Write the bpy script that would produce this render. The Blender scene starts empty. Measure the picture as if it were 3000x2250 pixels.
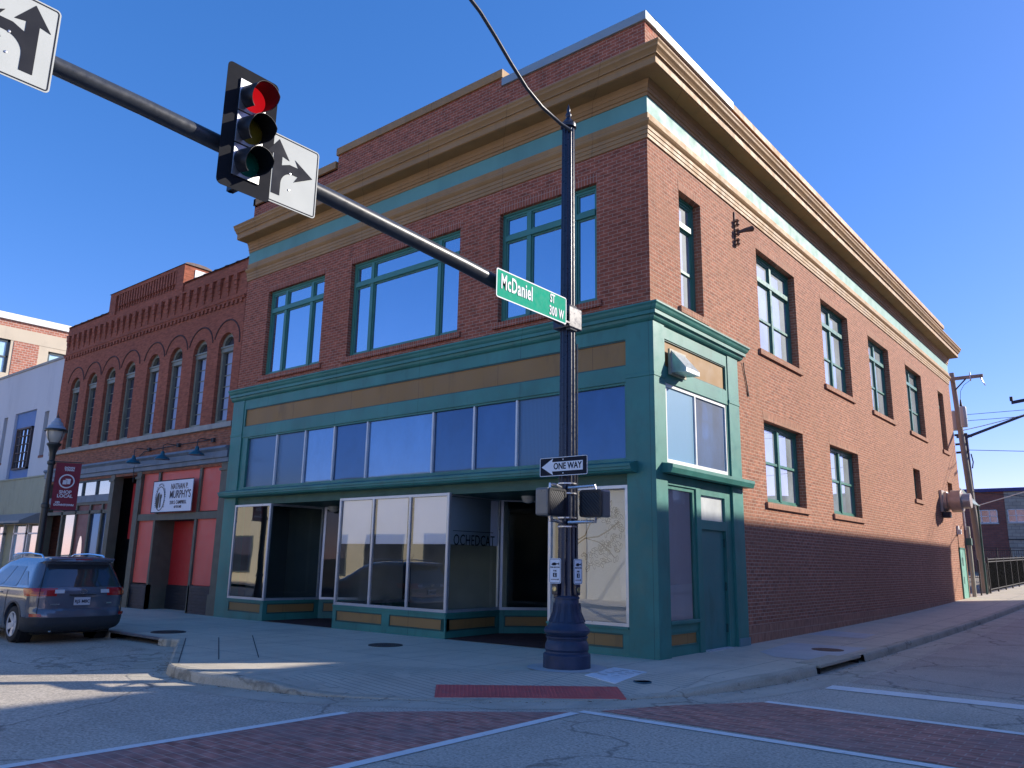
import bpy, bmesh, math, random
from math import sin, cos, pi, radians, sqrt, atan2, hypot
from mathutils import Vector, Matrix
random.seed(7)
S = bpy.context.scene
COL = S.collection

# ---------------------------------------------------------------- camera, sky, sun, exposure
yaw, pitch, roll = 2.26105358, 0.219716188, 0.0189261569
fw = Vector((cos(yaw)*cos(pitch), sin(yaw)*cos(pitch), sin(pitch)))
rt = Vector((sin(yaw), -cos(yaw), 0)); up = rt.cross(fw)
rt, up = cos(roll)*rt + sin(roll)*up, -sin(roll)*rt + cos(roll)*up
cam = bpy.data.cameras.new('camera'); camo = bpy.data.objects.new('camera', cam); COL.objects.link(camo)
M = Matrix((rt, up, -fw)).transposed().to_4x4(); M.translation = Vector((7.09494, -12.65506, 1.6))
camo.matrix_world = M
cam.sensor_width = 36; cam.lens = 36*1711.5/2212; cam.clip_start = .05; cam.clip_end = 2000
S.camera = camo
SUND = Vector((1, 1.18, .745)).normalized()
el = math.asin(SUND.z)
w = bpy.data.worlds.new('World'); S.world = w; w.use_nodes = True
nt = w.node_tree; nt.nodes.clear()
sky = nt.nodes.new('ShaderNodeTexSky'); sky.sky_type = 'NISHITA'; sky.sun_disc = False
sky.sun_elevation = el; sky.sun_rotation = atan2(SUND.x, SUND.y)
sky.altitude = 1500; sky.air_density = .9; sky.dust_density = 0.8; sky.ozone_density = 5.0
hs = nt.nodes.new('ShaderNodeHueSaturation'); hs.inputs['Saturation'].default_value = 1.4
bg = nt.nodes.new('ShaderNodeBackground'); bg.inputs[1].default_value = .15
ow = nt.nodes.new('ShaderNodeOutputWorld')
tn = nt.nodes.new('ShaderNodeMix'); tn.data_type = 'RGBA'; tn.blend_type = 'MULTIPLY'; tn.inputs[0].default_value = 1; tn.inputs[7].default_value = (1.3, .8, .93, 1)
gm = nt.nodes.new('ShaderNodeGamma'); gm.inputs[1].default_value = .72
nt.links.new(sky.outputs[0], gm.inputs[0]); nt.links.new(gm.outputs[0], hs.inputs['Color']); nt.links.new(hs.outputs[0], tn.inputs[6]); nt.links.new(tn.outputs[2], bg.inputs[0]); nt.links.new(bg.outputs[0], ow.inputs[0])
sl = bpy.data.lights.new('sun', 'SUN'); sl.energy = 2.55; sl.angle = radians(.5); sl.color = (1, .93, .82)
so = bpy.data.objects.new('sun', sl); COL.objects.link(so); so.rotation_euler = SUND.to_track_quat('Z', 'Y').to_euler(); so.location = (20, 10, 40)
S.view_settings.view_transform = 'Standard'; S.view_settings.look = 'None'; S.view_settings.exposure = 1.45; S.view_settings.gamma = 1
S.render.engine = 'CYCLES'

# ---------------------------------------------------------------- materials
def newmat(name):
    m = bpy.data.materials.new(name); m.use_nodes = True
    n = m.node_tree; b = n.nodes['Principled BSDF']
    return m, n, b
def N(n, t, **k):
    x = n.nodes.new('ShaderNode' + t)
    for a, v in k.items(): setattr(x, a, v)
    return x
def mixc(n, fac, a, b, mode='MIX'):
    x = N(n, 'Mix', data_type='RGBA', blend_type=mode)
    for sock, v in ((x.inputs[0], fac), (x.inputs[6], a), (x.inputs[7], b)):
        if hasattr(v, 'is_linked') or hasattr(v, 'links'): n.links.new(v, sock)
        else: sock.default_value = v if not isinstance(v, tuple) else (*v, 1) if len(v) == 3 else v
    return x.outputs[2]
def noise(n, vec, scale, detail=4, rough=.55):
    x = N(n, 'TexNoise'); x.inputs['Scale'].default_value = scale; x.inputs['Detail'].default_value = detail; x.inputs['Roughness'].default_value = rough
    if vec is not None: n.links.new(vec, x.inputs['Vector'])
    return x.outputs[0]
def ramp(n, f, a, b, lo=0., hi=1.):
    x = N(n, 'MapRange'); n.links.new(f, x.inputs[0]); x.inputs[1].default_value = a; x.inputs[2].default_value = b; x.inputs[3].default_value = lo; x.inputs[4].default_value = hi
    return x.outputs[0]
def mul(n, a, k, off=0.):
    x = N(n, 'Math', operation='MULTIPLY_ADD'); n.links.new(a, x.inputs[0]); x.inputs[1].default_value = k; x.inputs[2].default_value = off
    return x.outputs[0]
def bump(n, b, h, dist, strength=.5):
    x = N(n, 'Bump'); x.inputs['Distance'].default_value = dist; x.inputs['Strength'].default_value = strength
    n.links.new(h, x.inputs['Height']); n.links.new(x.outputs[0], b.inputs['Normal'])
def objc(n): return N(n, 'TexCoord').outputs['Object']
def stretch(n, v, sx, sy, sz):
    x = N(n, 'Mapping'); x.inputs['Scale'].default_value = (sx, sy, sz); n.links.new(v, x.inputs[0]); return x.outputs[0]
def paint(name, col, rough=.5, var=.12, scale=1.5, bmp=0., metal=0., dirt=None, dirtamt=.3, streak=False, spec=.5, joint=0):
    m, n, b = newmat(name); oc = objc(n)
    v = stretch(n, oc, 1, 1, .18) if streak else oc
    f = noise(n, v, scale, 5, .6)
    c1 = tuple(c*(1-var) for c in col); c2 = tuple(min(1, c*(1+var)) for c in col)
    c = mixc(n, ramp(n, f, .3, .7), c1, c2)
    if dirt:
        g = noise(n, stretch(n, oc, 1, 1, .3), scale*2.7, 6, .65)
        c = mixc(n, ramp(n, g, .55, .8, 0, dirtamt), c, dirt)
    if joint:   # butt joints between lengths of trim
        sx = N(n, 'SeparateXYZ'); n.links.new(oc, sx.inputs[0]); ad = N(n, 'Math', operation='ADD'); n.links.new(sx.outputs[0], ad.inputs[0]); n.links.new(sx.outputs[1], ad.inputs[1])
        md = N(n, 'Math', operation='PINGPONG'); n.links.new(ad.outputs[0], md.inputs[0]); md.inputs[1].default_value = joint/2
        c = mixc(n, ramp(n, md.outputs[0], .002, .009, .75, 0), c, tuple(x*.3 for x in col))
        g = noise(n, oc, 22, 3, .7); c = mixc(n, ramp(n, g, .68, .74, 0, .6), c, tuple(x*.5 for x in col))
    n.links.new(c, b.inputs['Base Color'])
    fr = noise(n, oc, scale*4, 3); n.links.new(ramp(n, fr, .3, .7, max(0, rough-.08), min(1, rough+.08)), b.inputs['Roughness'])
    b.inputs['Metallic'].default_value = metal; b.inputs['Specular IOR Level'].default_value = spec
    if bmp: bump(n, b, noise(n, oc, scale*25, 3), bmp)
    return m
def brick(name, c1, c2, mort, bw=.2, rh=.0755, ms=.009, vert=False, flat=False, var=.25, off=.5, bmp=.006, rough=.85, big=.25, tint=None, tintamt=.5):
    m, n, b = newmat(name); oc = objc(n)
    sx = N(n, 'SeparateXYZ'); n.links.new(oc, sx.inputs[0])
    if flat: u, v = sx.outputs[0], sx.outputs[1]
    else:
        ad = N(n, 'Math', operation='ADD'); n.links.new(sx.outputs[0], ad.inputs[0]); n.links.new(sx.outputs[1], ad.inputs[1]); u, v = ad.outputs[0], sx.outputs[2]
    if vert: u, v = v, u
    cb = N(n, 'CombineXYZ'); n.links.new(u, cb.inputs[0]); n.links.new(v, cb.inputs[1])
    bt = N(n, 'TexBrick'); bt.offset = off; bt.inputs['Scale'].default_value = 1
    bt.inputs['Brick Width'].default_value = bw; bt.inputs['Row Height'].default_value = rh; bt.inputs['Mortar Size'].default_value = ms; bt.inputs['Mortar Smooth'].default_value = .3
    bt.inputs['Color1'].default_value = (*c1, 1); bt.inputs['Color2'].default_value = (*c2, 1); bt.inputs['Mortar'].default_value = (*mort, 1)
    n.links.new(cb.outputs[0], bt.inputs['Vector'])
    c = bt.outputs[0]
    # odd brick tones
    f = noise(n, stretch(n, cb.outputs[0], 1/bw, 1/rh, 1), .9, 1, .5)
    c = mixc(n, ramp(n, f, .3, .72, 0, 1), mixc(n, var, c, tuple(x*.35 for x in c1)), mixc(n, var, c, tuple(min(1, x*2.0) for x in c1)))
    g = noise(n, oc, .45, 6, .65)
    c = mixc(n, ramp(n, g, .35, .7, 0, big), c, tuple(x*.45 for x in c1))
    if tint: c = mixc(n, ramp(n, noise(n, oc, .9, 5, .7), .45, .75, 0, tintamt), c, tint)
    n.links.new(c, b.inputs['Base Color']); b.inputs['Roughness'].default_value = rough; b.inputs['Specular IOR Level'].default_value = .25
    h = N(n, 'Math', operation='SUBTRACT'); h.inputs[0].default_value = 1; n.links.new(bt.outputs[1], h.inputs[1])
    h2 = N(n, 'Math', operation='ADD'); n.links.new(h.outputs[0], h2.inputs[0]); n.links.new(mul(n, noise(n, oc, 60, 2), .5), h2.inputs[1])
    bump(n, b, h2.outputs[0], bmp, .7)
    return m
def glassm(name, refl, dark, rough=.01, ribs=False, tint=(1, 1, 1), wav=.0, gcol=(.9, .95, 1)):
    # opaque looking pane: dark interior tone under a mirror-like film
    m, n, b = newmat(name); b.inputs['Roughness'].default_value = .6
    n.links.new(mixc(n, ramp(n, noise(n, stretch(n, objc(n), .8, .8, .5), 1.1, 6, .6), .35, .75), tuple(x*.75 for x in dark), tuple(min(1, x*2.2) for x in dark)), b.inputs['Base Color'])
    g = N(n, 'BsdfGlossy'); g.inputs['Color'].default_value = (*gcol, 1); g.inputs['Roughness'].default_value = rough
    mx = N(n, 'MixShader'); fr = N(n, 'Fresnel'); fr.inputs[0].default_value = 1.5
    n.links.new(mul(n, fr.outputs[0], 1.0, refl), mx.inputs[0]); n.links.new(b.outputs[0], mx.inputs[1]); n.links.new(g.outputs[0], mx.inputs[2])
    n.links.new(mx.outputs[0], n.nodes['Material Output'].inputs[0])
    bm = N(n, 'Bump'); bm.inputs['Distance'].default_value = .02; bm.inputs['Strength'].default_value = .12 if not ribs else .5
    if ribs:
        wv = N(n, 'TexWave', bands_direction='DIAGONAL' if False else 'X'); wv.inputs['Scale'].default_value = 9; wv.inputs['Distortion'].default_value = .4
        oc = objc(n); sx = N(n, 'SeparateXYZ'); n.links.new(oc, sx.inputs[0]); ad = N(n, 'Math', operation='ADD'); n.links.new(sx.outputs[0], ad.inputs[0]); n.links.new(sx.outputs[1], ad.inputs[1])
        cb = N(n, 'CombineXYZ'); n.links.new(ad.outputs[0], cb.inputs[0]); n.links.new(cb.outputs[0], wv.inputs[0])
        n.links.new(wv.outputs[1], bm.inputs['Height']); bm.inputs['Distance'].default_value = .004
        c = mixc(n, wv.outputs[1], dark, tuple(min(1, x*1.7) for x in dark)); n.links.new(c, b.inputs['Base Color'])
    else: n.links.new(noise(n, objc(n), .8, 1), bm.inputs['Height'])
    n.links.new(bm.outputs[0], g.inputs['Normal'])
    return m
def clearm(name, refl=.1, tint=(.75, .82, .8), wav=.1):
    m, n, b = newmat(name); t = N(n, 'BsdfTransparent'); t.inputs[0].default_value = (*tint, 1)
    g = N(n, 'BsdfGlossy'); g.inputs['Roughness'].default_value = .01; g.inputs['Color'].default_value = (.95, .97, 1, 1)
    mx = N(n, 'MixShader'); fr = N(n, 'Fresnel'); fr.inputs[0].default_value = 1.5
    n.links.new(mul(n, fr.outputs[0], 1.0, refl), mx.inputs[0]); n.links.new(t.outputs[0], mx.inputs[1]); n.links.new(g.outputs[0], mx.inputs[2])
    n.links.new(mx.outputs[0], n.nodes['Material Output'].inputs[0])
    bm = N(n, 'Bump'); bm.inputs['Distance'].default_value = .02; bm.inputs['Strength'].default_value = wav; n.links.new(noise(n, objc(n), .9, 1), bm.inputs['Height']); n.links.new(bm.outputs[0], g.inputs['Normal'])
    return m
def emis(name, col, e):
    m, n, b = newmat(name); b.inputs['Base Color'].default_value = (*col, 1); b.inputs['Emission Color'].default_value = (*col, 1); b.inputs['Emission Strength'].default_value = e; b.inputs['Roughness'].default_value = .3
    return m

BRK = brick('brick_front', (.36, .105, .058), (.25, .075, .045), (.5, .36, .26), bw=.213, var=.38, big=.35)
BRKV = brick('brick_soldier', (.36, .105, .058), (.25, .075, .045), (.42, .32, .25), bw=.2, rh=.075, vert=True, off=0, var=.3, big=.2)
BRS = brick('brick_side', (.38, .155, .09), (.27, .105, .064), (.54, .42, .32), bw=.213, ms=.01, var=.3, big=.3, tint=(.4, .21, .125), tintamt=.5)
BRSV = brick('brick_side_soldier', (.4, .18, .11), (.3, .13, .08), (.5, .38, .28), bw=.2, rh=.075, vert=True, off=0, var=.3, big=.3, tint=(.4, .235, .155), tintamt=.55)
GRN = paint('green_paint', (.042, .205, .165), .5, .2, 1.2, .002, dirt=(.022, .08, .065), dirtamt=.5, joint=3.05)
GRD = paint('dark_green_paint', (.02, .085, .07), .45, .15, 1.2)
GRS = paint('green_sash_paint', (.055, .21, .16), .4, .12, 2)
MNT = paint('mint_frieze_paint', (.125, .315, .27), .6, .13, .7, dirt=(.09, .25, .22), dirtamt=.3, streak=True)
TAN = paint('tan_trim_paint', (.36, .205, .075), .65, .14, .8, dirt=(.15, .1, .055), dirtamt=.5, streak=True, joint=2.44)
OCH = paint('ochre_panel_paint', (.32, .175, .055), .65, .12, .8, dirt=(.13, .085, .04), dirtamt=.65, joint=2.44)
GCAP = paint('grey_metal_coping', (.3, .36, .37), .45, .08, 1, metal=.2)
ALU = paint('aluminium_frame', (.55, .57, .6), .35, .06, 3, metal=.55)
WHT = paint('white_paint', (.75, .75, .73), .5, .08, 3, dirt=(.4, .38, .33), dirtamt=.3)
ASPH = None
def ground_mat(name, c1, c2, sc=1.2, fine=90, crack=True, joints=None, jcol=(.08, .08, .08), rough=.9, stain=(.05, .05, .05), stainamt=.4, agg=.35):
    m, n, b = newmat(name); oc = objc(n)
    c = mixc(n, ramp(n, noise(n, oc, sc*.35, 6, .6), .3, .7), c1, c2)
    c = mixc(n, ramp(n, noise(n, oc, fine, 2, .7), .35, .7, 0, agg), c, tuple(min(1, x*2.1) for x in c2))
    c = mixc(n, ramp(n, noise(n, oc, fine*.6, 2, .7), .5, .75, 0, agg), c, tuple(x*.45 for x in c1))
    c = mixc(n, ramp(n, noise(n, stretch(n, oc, 1, .35, 1), sc*1.3, 7, .7), .5, .78, 0, stainamt), c, stain)
    c = mixc(n, ramp(n, noise(n, oc, 6.5, 1, .4), .73, .76, 0, .45), c, stain)
    c = mixc(n, ramp(n, noise(n, stretch(n, oc, .12, 1.1, 1), 1.3, 5, .6), .5, .72, 0, .35), c, tuple(x*.7 for x in c1))
    if crack:
        vo = N(n, 'TexVoronoi', feature='DISTANCE_TO_EDGE'); vo.inputs['Scale'].default_value = .28
        wv = N(n, 'VectorMath', operation='ADD'); n.links.new(oc, wv.inputs[0]); nz = N(n, 'TexNoise'); nz.inputs['Scale'].default_value = 1.1; nz.inputs['Detail'].default_value = 6; n.links.new(oc, nz.inputs[0]); n.links.new(nz.outputs[1], wv.inputs[1]); n.links.new(wv.outputs[0], vo.inputs[0])
        c = mixc(n, ramp(n, vo.outputs[0], .0, .009, .6, 0), c, tuple(x*.3 for x in c1))
    if joints:
        bt = N(n, 'TexBrick'); bt.offset = 0; bt.inputs['Scale'].default_value = 1; bt.inputs['Brick Width'].default_value = joints[0]; bt.inputs['Row Height'].default_value = joints[1]; bt.inputs['Mortar Size'].default_value = .008
        n.links.new(oc, bt.inputs[0]); c = mixc(n, mul(n, bt.outputs[1], .75), c, jcol)
    n.links.new(c, b.inputs['Base Color']); b.inputs['Roughness'].default_value = rough; b.inputs['Specular IOR Level'].default_value = .3
    bump(n, b, noise(n, oc, fine, 3), .006, .6)
    return m
ASPH = ground_mat('asphalt', (.36, .31, .245), (.46, .4, .32), 1.0, 34, True, stain=(.26, .225, .18), agg=.6)
ASP2 = ground_mat('worn_asphalt', (.35, .29, .235), (.45, .38, .31), .9, 60, True, stain=(.14, .13, .13), agg=.4)
CONC = ground_mat('sidewalk_concrete', (.54, .46, .34), (.64, .55, .42), 1.0, 45, False, joints=(1.52, 1.52), jcol=(.13, .13, .12), stain=(.24, .23, .21), stainamt=.5, agg=.14)
RAMPM = ground_mat('ramp_concrete', (.51, .44, .33), (.61, .53, .4), 1.2, 45, False, joints=(30, .11), jcol=(.22, .21, .2), stain=(.23, .22, .2), stainamt=.4, agg=.14)
KERB = ground_mat('kerb_concrete', (.4, .35, .26), (.5, .44, .34), 2.5, 60, True, stain=(.17, .145, .1), stainamt=.6, agg=.2)
GUTT = ground_mat('gutter_concrete', (.45, .39, .3), (.54, .47, .37), 1.5, 60, True, stain=(.2, .185, .16), stainamt=.5, agg=.2)
PALE = ground_mat('pale_concrete', (.45, .45, .43), (.56, .55, .52), 2, 70, False, stain=(.3, .3, .28), stainamt=.4, agg=.1)
def mark_mat():
    m, n, b = newmat('road_marking_paint'); oc = objc(n)
    c = mixc(n, ramp(n, noise(n, oc, 14, 6, .75), .56, .7, 0, .6), (.82, .81, .76), (.3, .3, .28))
    c = mixc(n, ramp(n, noise(n, oc, 1.2, 5, .6), .4, .75, 0, .3), c, (.5, .49, .46))
    n.links.new(c, b.inputs['Base Color']); b.inputs['Roughness'].default_value = .8
    return m
MARK = mark_mat()
PAVER = brick('brick_paver', (.52, .21, .155), (.34, .14, .11), (.62, .5, .4), bw=.235, rh=.118, ms=.009, flat=True, var=.42, big=.5, bmp=.008, tint=(.34, .28, .25), tintamt=.5)
TILE = brick('entry_tile', (.12, .045, .035), (.085, .035, .03), (.06, .05, .045), bw=.15, rh=.15, off=0, flat=True, var=.2)

# ---------------------------------------------------------------- mesh helpers
def root_loc(p):
    while p is not None and p.parent is not None: p = p.parent
    return p.location.copy() if p is not None else Vector((0, 0, 0))
class MB:
    def __init__(s): s.v = []; s.f = []
    def add(s, vs, fs):
        o = len(s.v); s.v += [tuple(x) for x in vs]; s.f += [tuple(i+o for i in f) for f in fs]; return s
    def quad(s, *p): return s.add(p, [tuple(range(len(p)))])
    def box(s, a, b):
        x0, y0, z0 = [min(a[i], b[i]) for i in range(3)]; x1, y1, z1 = [max(a[i], b[i]) for i in range(3)]
        return s.add([(x0,y0,z0),(x1,y0,z0),(x1,y1,z0),(x0,y1,z0),(x0,y0,z1),(x1,y0,z1),(x1,y1,z1),(x0,y1,z1)],
                     [(0,3,2,1),(4,5,6,7),(0,1,5,4),(1,2,6,5),(2,3,7,6),(3,0,4,7)])
    def obox(s, c, u, v, w_):   # oriented box: centre and three half vectors
        c, u, v, w_ = map(Vector, (c, u, v, w_)); P = []
        for k in (-1, 1):
            for (i, j) in ((-1,-1),(1,-1),(1,1),(-1,1)): P.append(c+u*i+v*j+w_*k)
        return s.add(P, [(0,3,2,1),(4,5,6,7),(0,1,5,4),(1,2,6,5),(2,3,7,6),(3,0,4,7)])
    def tube(s, pts, r, n=10, cap=True):
        pts = [Vector(p) for p in pts]; rs = r if isinstance(r, (list, tuple)) else [r]*len(pts); base = len(s.v); rings = []
        pu = None
        for i, p in enumerate(pts):
            d = (pts[min(i+1, len(pts)-1)] - pts[max(i-1, 0)]).normalized()
            if pu is None: pu = d.orthogonal().normalized()
            u = (pu - d*pu.dot(d)).normalized(); pu = u; v = d.cross(u)
            rings.append([p + (u*cos(2*pi*k/n) + v*sin(2*pi*k/n))*rs[i] for k in range(n)])
        vs = [q for rg in rings for q in rg]; fs = []
        for i in range(len(pts)-1):
            for k in range(n): fs.append((i*n+k, i*n+(k+1) % n, (i+1)*n+(k+1) % n, (i+1)*n+k))
        if cap: fs += [tuple(reversed(range(n))), tuple(range((len(pts)-1)*n, len(pts)*n))]
        return s.add(vs, fs)
    def lathe(s, c, prof, n=32, flute=0, fd=.0, axis=None, cap=True):
        c = Vector(c); vs = []; fs = []
        for (r, z) in prof:
            for k in range(n):
                a = 2*pi*k/n; rr = r
                if flute: rr = r - fd*abs(sin(a*flute/2))**.6 if r > 0 else r
                p = Vector((rr*cos(a), rr*sin(a), z))
                if axis is not None: p = axis @ p
                vs.append(c+p)
        for i in range(len(prof)-1):
            for k in range(n): fs.append((i*n+k, i*n+(k+1) % n, (i+1)*n+(k+1) % n, (i+1)*n+k))
        if cap and prof[0][0] > 1e-4: fs.append(tuple(reversed(range(n))))
        if cap and prof[-1][0] > 1e-4: fs.append(tuple(range((len(prof)-1)*n, len(prof)*n)))
        return s.add(vs, fs)
    def prism(s, poly, h, o, u, v):     # 2-D outline extruded by vector h; origin o, axes u, v
        o, u, v, h = map(Vector, (o, u, v, h)); n = len(poly)
        P = [o+u*a+v*b for a, b in poly]; Q = [p+h for p in P]
        return s.add(P+Q, [tuple(reversed(range(n))), tuple(range(n, 2*n))] + [(i, (i+1) % n, n+(i+1) % n, n+i) for i in range(n)])
    def sweep(s, path, prof, closed=False, caps=True):  # horizontal path (x,y); prof (outward, z); outward = right of travel
        n = len(path); P = [Vector((a, b)) for a, b in path]; rings = []
        for i in range(n):
            d1 = (P[i]-P[i-1]).normalized() if i > 0 or closed else None
            d2 = (P[(i+1) % n]-P[i]).normalized() if i < n-1 or closed else None
            if d1 is None: d1 = d2
            if d2 is None: d2 = d1
            n1 = Vector((d1.y, -d1.x)); n2 = Vector((d2.y, -d2.x)); m = (n1+n2); m = m/max(.3, m.dot(n1)) if m.length > 1e-6 else n1
            rings.append([(P[i].x+m.x*a, P[i].y+m.y*a, z) for a, z in prof])
        k = len(prof); vs = [p for r in rings for p in r]; fs = []
        for i in range(n-1 if not closed else n):
            j = (i+1) % n
            for q in range(k-1): fs.append((i*k+q, j*k+q, j*k+q+1, i*k+q+1))
        if caps and not closed: fs += [tuple(range(k)), tuple(reversed(range((n-1)*k, n*k)))]
        return s.add(vs, fs)
    def build(s, name, mat, parent=None, smooth=False, bevel=0, loc=None, auto=35):
        me = bpy.data.meshes.new(name)
        off = root_loc(parent) if parent is not None else (Vector(loc) if loc is not None else Vector((0, 0, 0)))
        me.from_pydata([(v[0]-off.x, v[1]-off.y, v[2]-off.z) for v in s.v], [], s.f)
        bm = bmesh.new(); bm.from_mesh(me)
        if not (mat and 'glass' in mat.name and len(s.f) <= 8): bmesh.ops.recalc_face_normals(bm, faces=bm.faces)
        if bevel:
            bmesh.ops.remove_doubles(bm, verts=bm.verts, dist=1e-5)
            es = [e for e in bm.edges if len(e.link_faces) == 2 and e.calc_face_angle(0) > .6]
            bmesh.ops.bevel(bm, geom=es, offset=bevel, segments=2, affect='EDGES', profile=.6)
        bm.to_mesh(me); bm.free()
        o = bpy.data.objects.new(name, me); COL.objects.link(o)
        if mat: me.materials.append(mat)
        if parent is not None: o.parent = parent
        elif loc is not None: o.location = off
        if smooth:
            me.shade_smooth()
            me.set_sharp_from_angle(angle=radians(auto))
        return o
def tag(o, label=None, cat=None, group=None, kind=None):
    for k, v in (('label', label), ('category', cat), ('group', group), ('kind', kind)):
        if v: o[k] = v
    return o
def empty(name, loc, label, cat, group=None):
    o = bpy.data.objects.new(name, None); COL.objects.link(o); o.location = loc; o.empty_display_size = .2
    return tag(o, label, cat, group)
def copy_tree(o, parent=None):
    c = o.copy(); COL.objects.link(c)
    if parent is not None: c.parent = parent
    for ch in list(o.children): copy_tree(ch, c)
    return c
def struct(o): o['kind'] = 'structure'; return o
def text_mesh(body, size, o, u, v, depth=.004, sx=1.0, align='CENTER', bold=0.0, spacing=1.0):
    """filled letters as plain geometry standing on the plane o + a*u + b*v"""
    cu = bpy.data.curves.new('t', 'FONT'); cu.body = body; cu.size = size; cu.align_x = align; cu.align_y = 'CENTER'; cu.extrude = depth/2; cu.offset = bold; cu.space_character = spacing; cu.resolution_u = 3
    ob = bpy.data.objects.new('t', cu); COL.objects.link(ob); dg = bpy.context.evaluated_depsgraph_get()
    me = bpy.data.meshes.new_from_object(ob.evaluated_get(dg)); bpy.data.objects.remove(ob)
    o, u, v = map(Vector, (o, u, v)); w_ = u.cross(v)
    mb = MB(); mb.add([o+u*(p.co.x*sx)+v*p.co.y+w_*p.co.z for p in me.vertices], [tuple(f.vertices) for f in me.polygons])
    bpy.data.meshes.remove(me); bpy.data.curves.remove(cu)
    return mb
def merge(*ms):
    r = MB()
    for m in ms: r.add(m.v, m.f)
    return r
# a wall face: 'f' looks to -y (u = x), 's' looks to +x (u = y); d = distance out of the plane
def P(face, u, d, z, base=0.): return (u, base-d, z) if face == 'f' else (base+d, u, z)
def fbox(mb, face, u0, u1, d0, d1, z0, z1, base=0.): return mb.box(P(face, u0, d0, z0, base), P(face, u1, d1, z1, base))
def wall_holes(mb, face, u0, u1, z0, z1, holes, depth=.28, base=0., arch=False):
    us = sorted(set([u0, u1]+[h[0] for h in holes]+[h[1] for h in holes])); zs = sorted(set([z0, z1]+[h[2] for h in holes]+[h[3] for h in holes]))
    for i in range(len(us)-1):
        for j in range(len(zs)-1):
            a, b, c, d = us[i], us[i+1], zs[j], zs[j+1]; mu, mz = (a+b)/2, (c+d)/2
            if any(h[0] < mu < h[1] and h[2] < mz < h[3] for h in holes): continue
            mb.quad(P(face,a,0,c,base), P(face,b,0,c,base), P(face,b,0,d,base), P(face,a,0,d,base))
    for (a, b, c, d) in holes:
        if arch:
            r = (b-a)/2; uc = (a+b)/2; zc = d-r; K = 10; pts = [(uc+r*cos(pi*k/K), zc+r*sin(pi*k/K)) for k in range(K+1)]
            for k in range(K):
                (p, q), (p2, q2) = pts[k], pts[k+1]
                mb.quad(P(face,p,0,q,base), P(face,p,0,d,base), P(face,p2,0,d,base), P(face,p2,0,q2,base))
                mb.quad(P(face,p,0,q,base), P(face,p2,0,q2,base), P(face,p2,-depth,q2,base), P(face,p,-depth,q,base))
            zt = zc
        else:
            zt = d; mb.quad(P(face,a,0,d,base), P(face,b,0,d,base), P(face,b,-depth,d,base), P(face,a,-depth,d,base))
        for q in (a, b): mb.quad(P(face,q,0,c,base), P(face,q,0,zt,base), P(face,q,-depth,zt,base), P(face,q,-depth,c,base))
        mb.quad(P(face,a,0,c,base), P(face,b,0,c,base), P(face,b,-depth,c,base), P(face,a,-depth,c,base))
    return mb

# ---------------------------------------------------------------- ground
def gz(x, y):
    h = 0 if y <= 0 else (.0006*y*y if y < 30 else .54+.022*(min(y, 140)-30))
    if y < 3: h += .005*max(x, -20) if x < 0 else 0
    return h
def sst(t): t = max(0, min(1, t)); return t*t*(3-2*t)
def rampd(x, y):
    s = (x-y)/sqrt(2); q = (x+y)/sqrt(2)
    a = max(0, min(1, (s-1.75)/1.3))
    l = sst((q+6.5)/1.3)*(1-sst((q+.9)/2.2))
    return .137*a*l
def road_z(x, y): return gz(x, y)-.145
def walk_z(x, y): return gz(x, y)-rampd(x, y)
def sheet(name, poly, zf, mat, step=1.0, uoff=0.):
    bm = bmesh.new(); vs = [bm.verts.new((x, y, 0)) for x, y in poly]; f = bm.faces.new(vs)
    bmesh.ops.triangulate(bm, faces=[f])
    for ax in (0, 1):
        lo = min(p[ax] for p in poly); hi = max(p[ax] for p in poly); k = math.floor(lo/step)+1
        while k*step < hi:
            co = [0, 0, 0]; co[ax] = k*step; no = [0, 0, 0]; no[ax] = 1
            bmesh.ops.bisect_plane(bm, geom=bm.verts[:]+bm.edges[:]+bm.faces[:], plane_co=co, plane_no=no); k += 1
    for v in bm.verts: v.co.z = zf(v.co.x, v.co.y)
    bmesh.ops.recalc_face_normals(bm, faces=bm.faces)
    for f in bm.faces:
        if f.normal.z < 0: f.normal_flip()
    me = bpy.data.meshes.new(name); bm.to_mesh(me); bm.free(); me.materials.append(mat); me.shade_smooth()
    o = bpy.data.objects.new(name, me); COL.objects.link(o)
    return o
FAR = ground_mat('far_ground', (.12, .12, .11), (.18, .17, .15), .3, 20, False)
struct(sheet('ground', [(-900,-900),(900,-900),(900,900),(-900,900)], lambda x, y: gz(x, y)-.35 if hypot(x, y) < 400 else gz(x,y)-.35, FAR, 60))
struct(sheet('road', [(-90,-15.2),(16,-15.2),(16,95),(1.4,95),(1.4,-.2),(-3,-3),(-90,-3)], road_z, ASPH, 1.5))
# concrete carriageway of the side street, slightly paler
struct(sheet('side_street_surface', [(2.95,.75),(11.4,.75),(11.4,95),(2.95,95)], lambda x, y: road_z(x, y)+.004, ASP2, 2))
EDGE = [(-60,-4.2),(-11.2,-4.2),(-8.75,-4.15),(-8.45,-4.1),(-4.95,-6.15),(-4.65,-6.25),(-3.8,-6.3),(-2.97,-6.15),(-2.0,-5.95),(-1.33,-5.62),(-.4,-5.0),(.54,-4.15),(1.2,-3.3),(1.72,-2.4),(2.02,-1.4),(2.22,-.2),(2.28,1.2),(2.3,2.4),(2.3,3.75),(2.3,6),(2.3,95)]
def resample(pts, d=.35, lim=20):
    out = []
    for (a, b), (c, e) in zip(pts, pts[1:]):
        L = hypot(c-a, e-b); k = max(1, int(L/d)) if L < lim else max(1, int(L/2.5))
        for i in range(k): out.append((a+(c-a)*i/k, b+(e-b)*i/k))
    return out+[pts[-1]]
ED = resample(EDGE)
INL = [(-11.3, -8.95, 'f'), (1.55, 3.45, 's')]
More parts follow.
